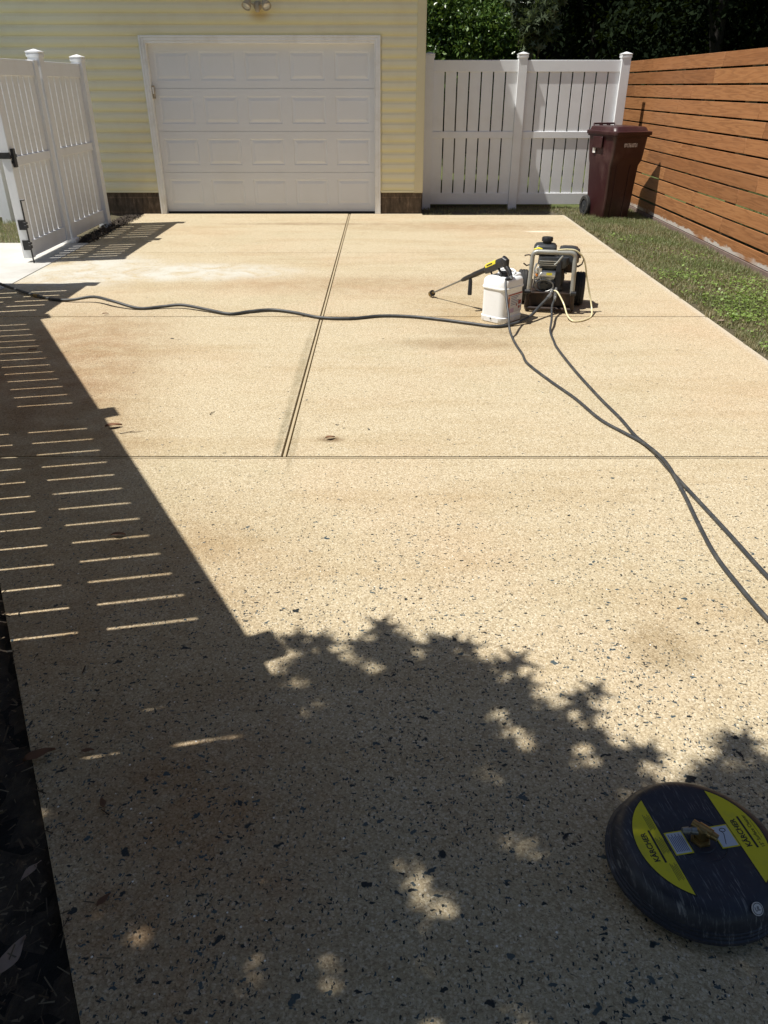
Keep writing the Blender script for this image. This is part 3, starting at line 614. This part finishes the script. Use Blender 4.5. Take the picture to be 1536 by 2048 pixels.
for x in (-.083,-.073): mb.box(x,x+.006,yl-.0016,yl-.0009,.150,.195)
mb.build('label_print', M_binfo, lab)
MB().box(.055,.095,yl-.0008,yl-.0001,.130,.160).box(.060,.078,yl-.0008,yl-.0001,.098,.118).box(.084,.094,yl-.0008,yl-.0001,.100,.114).box(.028,.040,yl-.0008,yl-.0001,.12,.14).build('label_symbols', M_red, lab)
for s in (-1, 1): MB().box(s*(hx+.001)-.004,s*(hx+.001)+.004,-.004,.004,.03,.04).build('side_lug', M_dgrey, J)

# ------------------------------------------------------------------ spray gun lying across the jug
gp = Vector((.906, 6.0, .455)); tip = Vector((.418, 6.80, .03)); ax = (gp - tip).normalized()
SG = thing('spray_gun', 'black and yellow spray gun with long lance resting across the white jug', 'spray gun', tip)
at_ = lambda t: (gp - tip)*t
MB().cyl(at_(.0), at_(.50), .0075).build('lance', M_wand, SG, smooth=50)
MB().cyl(at_(-.012)-Vector((0,0,.0)), at_(.02), .024, .022, 18).cyl(at_(.02), at_(.05), .012).build('nozzle', M_brass, SG, smooth=40)
MB().cyl(at_(.018), at_(.024), .027, n=18).build('nozzle_guard', M_blk, SG, smooth=40)
MB().tube([at_(.47), at_(.50), at_(.53), at_(.60), at_(.64), at_(.74), at_(.82), at_(.84)], [.013,.018,.019,.019,.022,.021,.022,.018], 12).build('lance_sleeve', M_blk, SG, smooth=40)
sg = at_(.585); mb = MB().tube([sg+Vector((0,0,.0)), sg+Vector((.002,-.01,-.04)), sg+Vector((.0,-.02,-.14)), sg+Vector((0,-.021,-.146))], [.012,.016,.018,.012], 12)
mb.build('side_handle', M_blk, SG, smooth=40)
Mg = Matrix.Translation(at_(1.0)) @ ax.to_track_quat('Y','Z').to_matrix().to_4x4() @ Matrix.Scale(1.2, 4)
mb = MB().rrect([(-.028,.018,.10,.010,0,-.075),(.0,.021,.105,.012,0,-.075),(.018,.019,.095,.012,0,-.075),(.028,.012,.07,.008,0,-.07)], 3, Mg)
mb.tube([Mg @ Vector((0,.0,.0)), Mg @ Vector((0,.028,.012)), Mg @ Vector((0,.038,.0)), Mg @ Vector((0,.03,-.03))], [.022,.027,.027,.022], 12)
mb.tube([Mg @ Vector((0,.015,-.01)), Mg @ Vector((.0,.05,-.07)), Mg @ Vector((.0,.055,-.10))], [.021,.018,.016], 12)
mb.build('gun_body', M_blk, SG, smooth=40)
mb = MB().box(-.0215,.0215,-.155,-.045,.004,.026,Mg).box(-.012,.012,-.15,-.05,.026,.031,Mg); mb.build('yellow_plate', M_ylw, SG, bevel=.003)
MB().box(-.0225,.0225,-.135,-.075,.012,.020,Mg).build('plate_inset', M_blk, SG)
gd = [Mg @ Vector(p) for p in ((0,-.13,-.02),(0,-.115,-.09),(0,-.09,-.125),(0,-.02,-.118),(0,.045,-.098))]
MB().tube(gd, .007, 8).build('trigger_guard', M_blk, SG, smooth=50)
MB().tube([Mg @ Vector((0,-.05,-.02)), Mg @ Vector((0,-.03,-.065)), Mg @ Vector((0,-.045,-.10))], [.010,.008,.006], 8).build('trigger', M_dgrey, SG, smooth=50)
cp = Mg @ Vector((0,.055,-.10)); cpw = tip + cp
MB().cyl(cp, cp+Vector((.004,-.012,-.022)), .015).build('coupling', M_wand, SG, smooth=40)

# ------------------------------------------------------------------ hoses
def hose(label, pts, r, k=6, ends=()):
    pts = [Vector(p) for p in pts]; o = thing('hose', label, 'hose', (pts[0].x, pts[0].y, 0)); org = o.location.copy()
    MB().tube([p-org for p in spline(pts, k)], r, 12).build('tube', M_hose, o, smooth=70)
    for i, m in ends:
        p = pts[i]-org; q = (pts[i+1 if i >= 0 else i-1]-pts[i]).normalized()
        MB().cyl(p-q*.004, p+q*.05, r*1.35, r*1.25).build('coupling', m, o, smooth=40)
    return o
rA = .0125
A = [(-3.996,7.48,.05),(-3.754,7.269,.08),(-3.551,7.1,.06),(-3.374,7.0,.03),(-3.096,6.80,.016),(-2.865,6.66,.013),(-2.703,6.62,.02),(-2.502,6.60,.05),(-2.289,6.45,.05),(-2.048,6.36,.013),(-1.855,6.40,.018),(-1.693,6.40,.03),(-1.448,6.28,.02),(-1.256,6.18,.013),(-1.105,6.25,.015),(-.93,6.30,.016),(-.731,6.22,.013),(-.514,6.07,.013),(-.272,6.04,.013),(-.032,6.118,.013),(.21,6.10,.013),(.446,6.01,.013),(.674,5.897,.013),(.85,5.815,.013),(.98,5.855,.014),(1.13,5.95,.04),(1.26,6.12,.10),(1.352,6.235,.152)]
hose('black garden supply hose snaking from the side gate to the washer', A, rA, 6, ((4, M_brass), (-1, M_wand)))
e1 = (1.395, 6.235, .13)
Bh = [tuple(cpw+Vector((.003,-.01,-.018))), (.925,5.88,.35),(.920,5.76,.25),(.926,5.62,.14),(.930,5.54,.055),(.948,5.37,.012),(.960,5.13,.010),(.963,4.919,.010),(1.048,4.575,.010),(1.138,4.268,.010),(1.206,3.943,.010),(1.292,3.748,.010),(1.35,3.599,.016),(1.378,3.351,.027),(1.365,3.064,.016),(1.336,2.791,.010),(1.313,2.536,.010),(1.321,2.313,.010),(1.339,2.117,.010),(1.39,1.85,.010),(1.5,1.4,.010),(1.9,.9,.010),(2.4,.7,.010)]
hose('grey pressure hose hanging from the spray gun down over the jug', Bh, .0088, 6, ((0, M_blk),))
Ch = [e1, (1.345,6.10,.095), (1.30,5.86,.055), (1.255,5.66,.020), (1.24,5.45,.010),(1.23,5.251,.010),(1.248,4.767,.010),(1.287,4.268,.010),(1.322,3.958,.010),(1.336,3.715,.010),(1.367,3.556,.010),(1.384,3.295,.010),(1.411,2.968,.010),(1.433,2.689,.010),(1.454,2.379,.010),(1.50,2.0,.010),(1.62,1.5,.010),(1.95,1.15,.010),(2.5,1.0,.010)]
hose('grey pressure hose running from the washer outlet across the bright slab', Ch, .0088, 6, ((0, M_wand),))

# ------------------------------------------------------------------ surface cleaner
S = thing('surface_cleaner', 'round navy surface cleaner with yellow decals on the shaded concrete', 'surface cleaner', (.735, 1.165, 0), R(10))
MB().lathe([(.186,.002),(.190,.004),(.190,.03),(.186,.032)], 64).build('brush_skirt', M_blk, S, smooth=40)
deck = MB().lathe([(.19,.022),(.2,.018),(.2045,.024),(.205,.034),(.201,.037),(.2005,.043),(.198,.045),(.1975,.051),(.195,.053),(.193,.064),(.187,.080),(.178,.092),(.168,.099),(.157,.1025),(.150,.1035),(.06,.1035),(.058,.1015),(.035,.1015),(.033,.1035),(.001,.1035)], 72).build('deck', M_deck, S, smooth=28)
def seg(xc, s, r=.152, n=20, ins=0):
    a = math.acos(xc/r); p = [((r-ins)*math.cos(-a + 2*a*i/n), (r-ins)*math.sin(-a + 2*a*i/n)) for i in range(n+1)]
    return [(s*x, y) for x, y in p][::s]
for s, nm in ((-1, 'left'), (1, 'right')):
    MB().prism(seg(.0815, s, .1545), .1037, .1039).build('decal_edge', M_ink, S)
    MB().prism(seg(.084, s), .10405, .1043).build('decal', M_yel, S)
zt = .1046
for x, bx in ((-.1245, -.1105), (.1035, .117)):
    text('brand_name', 'KÄRCHER', .0185, M_ink, S, (x, .0, zt), (0,0,R(90)), .92, .0002, bold=.0004)
    MB().box(bx, bx+.005, -.043, .043, zt-.0002, zt+.0001).build('brand_bar', M_ink, S)
text('model_text', '15" Surface Cleaner', .0125, M_ink, S, (.1345, .0, zt), (0,0,R(90)), .88, .0002)
mb = MB()
for c in (-.068, .0, .064):
    for i in range(5 if c else 6):
        mb.box(-.1025+i*.0034, -.1012+i*.0034, c-.022+.002*(i%3), c+.022-.004*((i*7)%3), zt-.0002, zt)
mb.box(.1435,.1445,-.02,.03,zt-.0002,zt); mb.build('fine_print', mat('faded_ink', (.16,.15,.02), .6), S)
for cx, cy in ((-.054, .0), (.060, -.002)):
    st_ = MB().box(cx-.022,cx+.022,cy-.030,cy+.030,.1037,.1041).build('sticker', M_yel, S)
    MB().box(cx-.019,cx+.019,cy-.027,cy+.027,.1042,.1044).build('sticker_face', M_silvl, st_)
mb = MB()
for i in range(8): mb.box(-.070+i*.0042,-.0681+i*.0042,-.023,.023-.006*(i%2),.1045,.1047)
mb.build('sticker_print', M_binfo, S)
mb = MB().tube([(.052,-.022,.1046),(.062,.004,.1046),(.060,.012,.1046)], .0008, 6)
mb.rings([[(.064+r*math.cos(a*math.pi/8), .014+r*.7*math.sin(a*math.pi/8), .1045+dz) for a in range(16)] for r, dz in ((.006,0),(.006,.0004),(.0078,.0004),(.0078,0))], False, False)
mb.build('sticker_diagram', M_ink, S)
br = MB().lathe([(.024,.1036),(.024,.108),(.019,.109),(.019,.116)], 6)
br.lathe([(.014,.116),(.0145,.140),(.011,.144)], 8)
c0 = Vector((-.004,.012,.134)); c1 = Vector((.014,-.014,.134))
br.cyl(c0+Vector((-.008,.012,0)), c0, .0095, n=18).cyl(c0, c1, .0125, n=18).cyl(c1, c1+Vector((.008,-.011,0)), .0098, .0085, n=18)
S_h = br.build('swivel_hub', M_brass, S, smooth=35)
MB().cyl((-.010,.004,.130),(-.024,.008,.130),.009).cyl((-.024,.008,.130),(-.030,.009,.130),.0065).cyl((-.030,.009,.130),(-.044,.012,.130),.0085,.0065).build('quick_plug', M_wand, S, smooth=35)
Mb = Matrix.Translation((.033,-.1745,.0965)) @ Matrix.Rotation(R(10),4,'Z') @ Matrix.Rotation(R(38),4,'X')
bd = MB().lathe([(.0135,0),(.0135,.0018)], 28, Mb).build('badge', M_pap, S, smooth=40)
MB().rings([[(r*math.cos(a*math.pi/12), r*math.sin(a*math.pi/12), z) for a in range(24)] for r, z in ((.0105,.0019),(.0105,.0022),(.0117,.0022),(.0117,.0019))], False, False, Mb).build('badge_ring', M_ink, S)
tx = text('badge_mark', 'UL', .013, M_ink, S, Mb @ Vector((0,0,.0022)), Mb.to_euler(), .85, .0002)

# ------------------------------------------------------------------ litter, leaves, twigs on the drive
leaf_v = [(0,0,0),(.35,.10,.06),(.75,.10,.05),(1,0,.0),(.75,-.12,.08),(.35,-.13,.03)]
def dry_leaf(label, x, y, L, rz, m, tw=.2):
    o = thing('fallen_leaf', label, 'leaf', (x, y, .004), rz, 'dry leaves fallen beside the driveway')
    v = []; n = 9
    for i in range(n):
        t = i/(n-1); wd = .20*math.sin(math.pi*t**.8)*L; zz = .10*L*math.sin(3*t+rz)*tw*3 + .004 + .02*L
        for s in (-1, 0, 1): v.append((t*L, s*wd*(1+.15*math.sin(7*t+s)), max(.001, zz + abs(s)*.10*L)))
    f = []
    for i in range(n-1):
        for k in range(2): q = i*3+k; f.append((q, q+1, q+4, q+3))
    mb = MB(); mb.add(v, f); b = mb.build('blade', m, o, smooth=80)
    so = b.modifiers.new('thick', 'SOLIDIFY'); so.thickness = .0006
    MB().tube([(0,0,.02*L+.004),(-.25*L,.03*L,.012*L+.002)], .0009, 5).build('stalk', m, o)
for a in (('brown curled leaf at the mulch edge of the driveway', -.99,1.48,.085,R(35),M_leafb), ('large pale dry leaf lying on the dark soil in the near corner', -.80,.90,.095,R(80),M_leafp),
          ('small heart-like pale leaf on the dark soil', -.83,1.17,.05,R(250),M_leafp), ('small rust-brown leaf on the shaded slab below the strip of light', -.845,1.52,.035,R(10),M_leafb),
          ('faint brown leaf flat on the shaded slab', -.72,1.33,.04,R(120),M_leafb), ('dull brown leaf on the shaded slab close to the camera', -.65,1.06,.04,R(60),M_leafb),
          ('crumpled brown leaf lying across a bar of light in the fence shadow', -1.13,2.69,.06,R(5),M_leafb), ('little brown leaf on the sunny slab beyond the hose', -2.30,6.19,.05,R(15),M_leafb),
          ('brown leaf clump in a dark stain beside the central joint', -.31,3.68,.055,R(25),M_leafb), ('dead leaf in the grass edge beside the end of the far joint', 2.70,6.0,.07,R(200),M_leafp),
          ('dark leaf lying in the fence shadow past the first joint', -1.52,3.83,.09,R(20),M_leafb), ('tiny dark leaf on the shaded slab near the far joint', -2.5,5.2,.06,R(40),M_leafb)):
    dry_leaf(*a)
for lab, x, y, L, rz in (('thin forked twig on the sunny slab left of the central joint', -.99,4.03,.06,R(70)), ('short dark twig lying in the fence shadow', -1.42,3.76,.12,R(15))):
    t = thing('twig', lab, 'twig', (x, y, .0), rz)
    MB().tube([(0,0,.003),(.4*L,.03*L,.006),(.7*L,-.02*L,.004),(L,.05*L,.003)], [.002,.0018,.0014,.0007], 6).tube([(.4*L,.03*L,.006),(.6*L,.2*L,.003)], .001, 5).build('stem', M_dry, t)
# needles and chips in the soil bed, one countless mass
def flat_rot(n, tilt=.35):
    a = rng.random(n)*2*np.pi; tx = rng.normal(size=n)*tilt; ca, sa = np.cos(a), np.sin(a); ct, st2 = np.cos(tx), np.sin(tx)
    z = np.zeros(n); o = np.ones(n)
    Rz = np.stack([ca,-sa,z,sa,ca,z,z,z,o],1).reshape(n,3,3); Ry = np.stack([ct,z,st2,z,o,z,-st2,z,ct],1).reshape(n,3,3); return Rz @ Ry
n = 9000; y = rng.random(n)**1.2*5 + .2; off = rng.random(n)**.8*.95; keep = None
x = -.606-.546*(y-.82) - off + .012 + (rng.random(n) < .08)*rng.random(n)*.28*(off < .5)
z = np.where(x > -.606-.546*(y-.82), .003, rng.random(n)*.02)
tag(cloud('needle_litter', np.stack([x, y, z], 1), np.stack([.008+.045*rng.random(n)**2.2, .002+.004*rng.random(n)**3, np.ones(n)*.01], 1), [(-.5,-.5,0),(.5,-.5,0),(.5,.5,.3),(-.5,.5,0)], [(0,1,2,3)], M_dry, rot=flat_rot(n)), kind='stuff', label='dry pine needles and chips on the dark soil')
n = 1500; y = 9.5 + rng.random(n)*2.2; x = -3.76 + rng.random(n)*.30; z = rng.random(n)*.018
tag(cloud('mulch', np.stack([x, y, z], 1), .008+.02*rng.random(n), [(-.5,-.3,0),(.5,-.2,0),(.4,.3,.2),(-.5,.2,0)], [(0,1,2,3)], M_soil, rot=flat_rot(n, .6)), kind='stuff', label='dark mulch at the foot of the white fence')

# ------------------------------------------------------------------ grass
def blades(name, xs, ys, hs, label, m=M_grass, tint=None, wd=.005, lean=.5):
    n = len(xs); a = rng.random(n)*2*np.pi; ln = rng.normal(size=n)*lean
    ca, sa = np.cos(a), np.sin(a); cl, s2 = np.cos(ln), np.sin(ln); z = np.zeros(n); o = np.ones(n)
    Rz = np.stack([ca,-sa,z,sa,ca,z,z,z,o],1).reshape(n,3,3); Rx = np.stack([o,z,z,z,cl,-s2,z,s2,cl],1).reshape(n,3,3)
    ob = cloud(name, np.stack([xs, ys, np.full(n, -.016)], 1), np.stack([np.full(n, wd)*(.6+.8*rng.random(n)), hs, hs], 1),
               [(-.5,0,0),(.5,0,0),(.42,.08,.55),(-.42,.08,.55),(.0,.3,1)], [(0,1,2,3),(3,2,4)], m, rot=Rz @ Rx, tint=tint)
    return tag(ob, kind='stuff', label=label)
def nz(x, y, f, s): return np.sin(x*f+s)*np.cos(y*f*1.3+s*2)+np.sin(x*f*2.3+y*f*1.7+s*3)*.5
n = 120000; y = 4.4 + rng.random(n)*8.0; x = 2.60 + rng.random(n)*1.17
edge = 2.665 + .03*np.sin(y*9) + .025*np.sin(y*23+1) + .02*np.sin(y*51)
dn = nz(x, y, 3.1, 1.0); k = (x > edge - .02*rng.random(n)) & (rng.random(n) < .72 + .3*dn) & ~((y > 11.2) & (x < 2.9) & (rng.random(n) < .5)) & ((3.77-x) > .10*rng.random(n))
x, y = x[k], y[k]; dn = dn[k]; h = (.022 + .030*rng.random(len(x)))*(1+.25*nz(x, y, 5, 2.)); tn = np.clip(.45 + .22*dn + .28*rng.normal(size=len(x)), 0, 1)
tn = np.where(x - (2.64) < .12*rng.random(len(x)), tn*.4, tn)
blades('grass', x, y, np.clip(h, .012, .08), 'short mown grass strip beside the driveway', tint=tn)
n = 9000; x = .6 + rng.random(n)*2.3; y = 11.76 + rng.random(n)*.85; k = rng.random(n) < .15 + .55*(y > 12.15) + .25*nz(x, y, 6, 4.); x, y = x[k], y[k]
blades('weeds', x, y, .015+.03*rng.random(len(x)), 'sparse weeds in the soil below the white fence', tint=np.clip(rng.random(len(x))*.6, 0, 1))
n = 16000; x = -7.2 + rng.random(n)*3.3; y = 9.5 + rng.random(n)*2.4; k = (x < -4.0)
blades('grass', x[k], y[k], .02+.04*rng.random(k.sum()), 'patch of grass between the walkway and the far white fence')
n = 30000; x = 3.95 + rng.random(n)*2.2; y = 5 + rng.random(n)*7
blades('grass', x, y, .05+.08*rng.random(n), 'sunlit grass seen through gaps of the board fence', wd=.012, tint=.5+.5*rng.random(n))
# broad-leaf weeds in the lawn
cv = [(-.1,0,0),(.35,.45,.1),(1,.0,.12),(.35,-.45,.1)]; pts = []; 
for cx, cy, r, m_ in ((3.15,6.6,.55,900),(3.3,5.7,.5,900),(3.4,5.0,.4,500),(2.95,7.6,.35,260),(2.85,6.1,.2,160),(3.25,8.6,.4,160),(2.9,9.6,.3,80),(3.45,7.3,.3,260),(2.75,5.2,.12,80)):
    q = rng.normal(size=(m_, 2))*r*.45; pts.append(np.stack([cx+q[:,0], cy+q[:,1]*1.3, .004+.032*rng.random(m_)], 1))
pts = np.concatenate(pts); pts = pts[(pts[:,0] > 2.66) & (pts[:,0] < 3.74)]; n = len(pts)
tag(cloud('clover', pts, .014+.020*rng.random(n), cv, [(0,1,2,3)], M_weed, rot=flat_rot(n, .4)), kind='stuff', label='pale green broad-leaved weeds in the lawn')

# ------------------------------------------------------------------ trees
star = [(0,0,0)]
for i in range(5):
    a = R(90 + (i-2)*68); star += [(.26*math.cos(a-R(34)), .26*math.sin(a-R(34)), 0), (math.cos(a)*(.95 if i != 2 else 1.1)*.85, math.sin(a)*(.95 if i != 2 else 1.1)*.85, -.08)]
star += [(.15*math.cos(R(90+2*68+40)), .2*math.sin(R(90+2*68+40)), 0)]
starf = [(0, i, i+1) for i in range(1, len(star)-1)] + [(0, len(star)-1, 1)]
lf = [(0,-.5,0),(.28,0,.06),(0,.55,-.04),(-.28,0,.06)]; lff = [(0,1,2),(0,2,3)]
def trunk(parent, path, r0, r1, name='trunk', bm=None):
    p = spline(path, 4); n = len(p); return MB().tube(p, [r0+(r1-r0)*i/(n-1) for i in range(n)], 10).build(name, bm or M_bark, parent, smooth=70)
# near tree whose crown shades the bottom of the drive
NT = thing('gum_tree', 'broad gum tree overhanging the near end of the driveway', 'tree', (-3.4, -1.6, 0))
trunk(NT, [(0,0,-.1),(.05,.05,1.5),(.0,.1,3),(.1,.2,5),(.2,.3,7)], .22, .07)
poly = [(-1.4,1.86),(-.7,1.84),(-.48,1.85),(-.36,1.87),(-.27,1.97),(-.181,2.008),(-.129,1.97),(-.048,2.054),(.038,2.07),(.104,1.995),(.155,2.008),(.27,1.982),(.359,1.895),(.421,1.778),(.50,1.735),(.559,1.631),(.67,1.554),(.697,1.455),(.757,1.429),(.849,1.499),(.974,1.535),(1.086,1.544),(1.5,1.6),(2.2,1.55),(2.6,.6),(2.6,-2.6),(-2.9,-2.6),(-2.9,1.9)]
poly = [(a, b_-(.055 if b_ > 0 else 0)) for a, b_ in poly]
holes = [(a, b_, c*.8) for a, b_, c in [(-.251,1.682,.035),(-.165,1.724,.045),(-.112,1.93,.03),(.291,1.472,.045),(.572,1.499,.05),(.346,1.682,.028),(.094,1.09,.06),(.13,1.05,.05),(.05,1.15,.045),(-.281,.91,.035),(-.114,.915,.035),(-.435,1.582,.03),(-.40,1.59,.03),(-.593,1.554,.035),(-.55,1.56,.03),(.28,1.26,.02),(-.539,1.007,.025),(.389,1.572,.03),(.649,1.379,.035),(-.263,1.812,.025),(-.045,1.88,.022),(.36,1.21,.018),(.1,.79,.028),(-.827,1.49,.03),(-.76,1.505,.03),(-.72,1.68,.025)]]
px, py = np.array(poly).T
def inside(x, y):
    c = np.zeros(len(x), bool); j = len(px)-1
    for i in range(len(px)):
        t = ((py[i] > y) != (py[j] > y)) & (x < (px[j]-px[i])*(y-py[i])/(py[j]-py[i]+1e-12)+px[i]); c ^= t; j = i
    return c
def crown_leaves(n, zlo, zhi, jit):
    x = -2.9 + rng.random(n)*5.6; y = -2.6 + rng.random(n)*4.75; k = inside(x, y); x, y = x[k], y[k]
    ok = np.ones(len(x), bool)
    for hx_, hy_, r in holes: ok &= ((x-hx_)**2 + (y-hy_)**2) > (max(.004, r-.028)+jit)**2
    x, y = x[ok], y[ok]; z = zlo + rng.random(len(x))**1.0*(zhi-zlo)
    return np.stack([x - z/2.05, y - .2*z/2.05, z], 1)
pn = crown_leaves(19000, 2.7, 3.7, .045); pn2 = crown_leaves(13000, 3.7, 5.4, .05)
ex = []
for sx, sy, m_ in ((.04,2.06,6),(-.17,2.01,5),(.27,1.99,5),(.17,2.0,4),(.46,1.79,5),(.56,1.74,5),(.60,1.70,4),(.36,1.91,5),(.72,1.49,5),(1.0,1.55,6),(-.30,1.99,5),(.56,1.62,4),(.60,1.58,3),(.10,1.98,3),(-.08,1.97,3)):
    for _ in range(max(2, m_//2)): z = 2.7+.5*random.random(); ex.append((sx+.035*random.gauss(0,1)-z/2.05, sy+.020*random.gauss(0,1)-.2*z/2.05, z))
nh = 9000; hx_ = -4.6 + rng.random(nh)*7.6; hy_ = -5.2 + rng.random(nh)*6.2; hz_ = 4.6 + rng.random(nh)*2.6
hi = np.stack([hx_ - hz_/2.05, hy_ - .2*hz_/2.05, hz_], 1)[(hy_ < .35) | ((hx_ < -2.0) & (hy_ < .9))]  # upper crown layer out of view, added to block sky light
allp = np.concatenate([pn, pn2, np.array(ex), hi]) - np.array([-3.4,-1.6,0])
szs = np.concatenate([.085+.035*rng.random(len(pn)), .09+.04*rng.random(len(pn2)), .085+.03*rng.random(len(ex)), .14+.06*rng.random(len(hi))])
tl = np.concatenate([flat_rot(len(pn)+len(pn2), .45), flat_rot(len(ex), .18), flat_rot(len(hi), .45)])
cloud('crown', allp, szs, star, starf, M_gumleaf, NT, rot=tl)
for tx_, ty_, tz_ in ((2.2,2.6,3.6),(1.0,2.7,3.5),(3.0,2.3,3.5),(2.8,.6,4.6),(1.2,1.8,5.2),(3.6,1.6,3.6),(-.9,1.5,5.5),(-1.2,-1.2,5.8),(1.4,-1.6,5.0)):
    trunk(NT, [(.05,.12,2.2+random.random()*2),(tx_*.35,ty_*.35,tz_*.78),(tx_*.7,ty_*.7,tz_*.93),(tx_,ty_,tz_)], .055, .008, 'branch')

M_barkd = mat('shaded_wood_bark', (.022, .018, .014), .95, var=.4, scale=9, bump=.6, bscale=24)  # bark copy with the shade inside the wood put into its colour
def tree(name, label, cat, x, y, h, cz, rad, rz_, nl, m, size, tv=lf, tf=lff, tr=.16, lobes=26, group=None, lean=0):
    t = thing(name, label, cat, (x, y, 0), 0, group)
    trunk(t, [(0,0,-.1),(lean*.3,.03,h*.3),(lean*.6,-.05,h*.6),(lean,0,h)], tr, tr*.25, bm=M_barkd if m is M_deep else None)
    cs = rng.normal(size=(lobes, 3)); cs /= np.linalg.norm(cs, axis=1)[:, None]; cs *= (rng.random(lobes)**.4)[:, None]*.82; cs = cs*np.array([rad, rad, rz_]) + np.array([lean*.7, 0, cz])
    for c in cs[:5]: trunk(t, [(lean*.5,0,max(h*.3,c[2]-1.2)),(c[0]*.5,c[1]*.5,c[2]-.4),tuple(c)], tr*.35, .012, 'limb', M_barkd if m is M_deep else None)
    k = rng.integers(0, lobes, nl); q = rng.normal(size=(nl, 3)); q /= np.linalg.norm(q, axis=1)[:, None]
    q *= (rng.random(nl)**.45)[:, None]*np.array([rad*.42, rad*.42, rz_*.36])*(0.6+.6*rng.random(nl))[:, None]
    cloud('crown', cs[k]+q, size*(.6+.8*rng.random(nl)), tv, tf, m, t); return t
tree('gum_tree', 'unseen gum tree added behind the camera on the left to block sky light', 'tree', -2.6, -7.5, 6.5, 5.6, 3.2, 3.6, 9000, M_gumleaf, .2, tr=.2, lobes=30)  # two unseen trees added behind the camera to darken the near shade
tree('gum_tree', 'unseen gum tree added behind the camera on the right to block sky light', 'tree', 3.4, -7.8, 6.5, 5.6, 3.2, 3.6, 9000, M_gumleaf, .2, tr=.2, lobes=30)
# vine-covered shrubs and a gum tree in the sun just behind the white fence
tree('leafy_shrub', 'bright leafy shrub rising behind the white fence next to the garage', 'shrub', 1.55, 18.4, 3.6, 2.75, 1.15, 1.7, 20000, M_lush, .085, tr=.06, lobes=34)
tree('leafy_shrub', 'low leafy shrub behind the fence, right of the brightest shrub', 'shrub', 2.55, 18.0, 2.6, 1.95, .7, 1.1, 7500, M_lush, .085, tr=.05, lobes=26)
tree('leafy_shrub', 'darker tall shrub at the garage corner behind the others', 'shrub', 1.0, 20.2, 5.2, 4.0, 1.2, 1.6, 8000, M_lush, .1, tr=.07, lobes=26)
tree('gum_tree', 'small gum tree with grey-green star leaves above the middle fence post', 'tree', 2.60, 15.8, 3.5, 2.85, .52, .62, 3000, M_star, .10, star, starf, tr=.07, lobes=24)
grp = 'dark trees of the wood behind the fences'
lb = ['tall dark woodland tree behind the middle fence post', 'dark woodland tree behind the right-hand end of the white fence', 'dark spreading tree above the brown fence corner', 'dark woodland tree rising over the far end of the brown fence', 'dark tree over the brown fence towards the picture edge', 'tall dark tree farther back between its neighbours', 'dark tree deep in the wood behind the bin']
for i, (x, y, cz, rad, rzz, lean) in enumerate(((6.1,18.3,5.6,2.4,2.6,.2),(5.9,15.6,5.4,2.9,2.5,-.2),(7.9,17.6,5.6,3.0,2.8,.1),(8.3,13.4,5.6,2.8,2.5,.3),(7.6,9.6,7.2,2.4,1.8,.2),(4.9,20.8,5.8,2.6,3.4,0),(6.0,19.6,5.2,3.2,3.4,0))):
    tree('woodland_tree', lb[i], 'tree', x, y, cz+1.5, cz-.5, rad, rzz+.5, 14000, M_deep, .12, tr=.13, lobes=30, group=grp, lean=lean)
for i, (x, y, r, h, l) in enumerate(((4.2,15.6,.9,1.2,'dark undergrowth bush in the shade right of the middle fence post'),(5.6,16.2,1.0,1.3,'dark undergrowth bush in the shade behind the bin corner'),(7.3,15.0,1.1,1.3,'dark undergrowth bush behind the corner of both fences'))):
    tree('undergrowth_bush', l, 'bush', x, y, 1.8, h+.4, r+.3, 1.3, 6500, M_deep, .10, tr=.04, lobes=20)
# far wood: one dense mass closing the view
v = []; f = []; nx, nz_ = 120, 26
for j in range(nz_+1):
    for i in range(nx+1):
        a = R(-35 + 120*i/nx); rr = 24 + 1.0*math.sin(i*.9)+.9*math.sin(i*.37+j*.8)+random.random()*.9 - (j/nz_)**2*2
        v.append((rr*math.sin(a), rr*math.cos(a), -.2 + 15*j/nz_*(1+.08*math.sin(i*.5))))
for j in range(nz_):
    for i in range(nx): q = j*(nx+1)+i; f.append((q, q+1, q+nx+2, q+nx+1))
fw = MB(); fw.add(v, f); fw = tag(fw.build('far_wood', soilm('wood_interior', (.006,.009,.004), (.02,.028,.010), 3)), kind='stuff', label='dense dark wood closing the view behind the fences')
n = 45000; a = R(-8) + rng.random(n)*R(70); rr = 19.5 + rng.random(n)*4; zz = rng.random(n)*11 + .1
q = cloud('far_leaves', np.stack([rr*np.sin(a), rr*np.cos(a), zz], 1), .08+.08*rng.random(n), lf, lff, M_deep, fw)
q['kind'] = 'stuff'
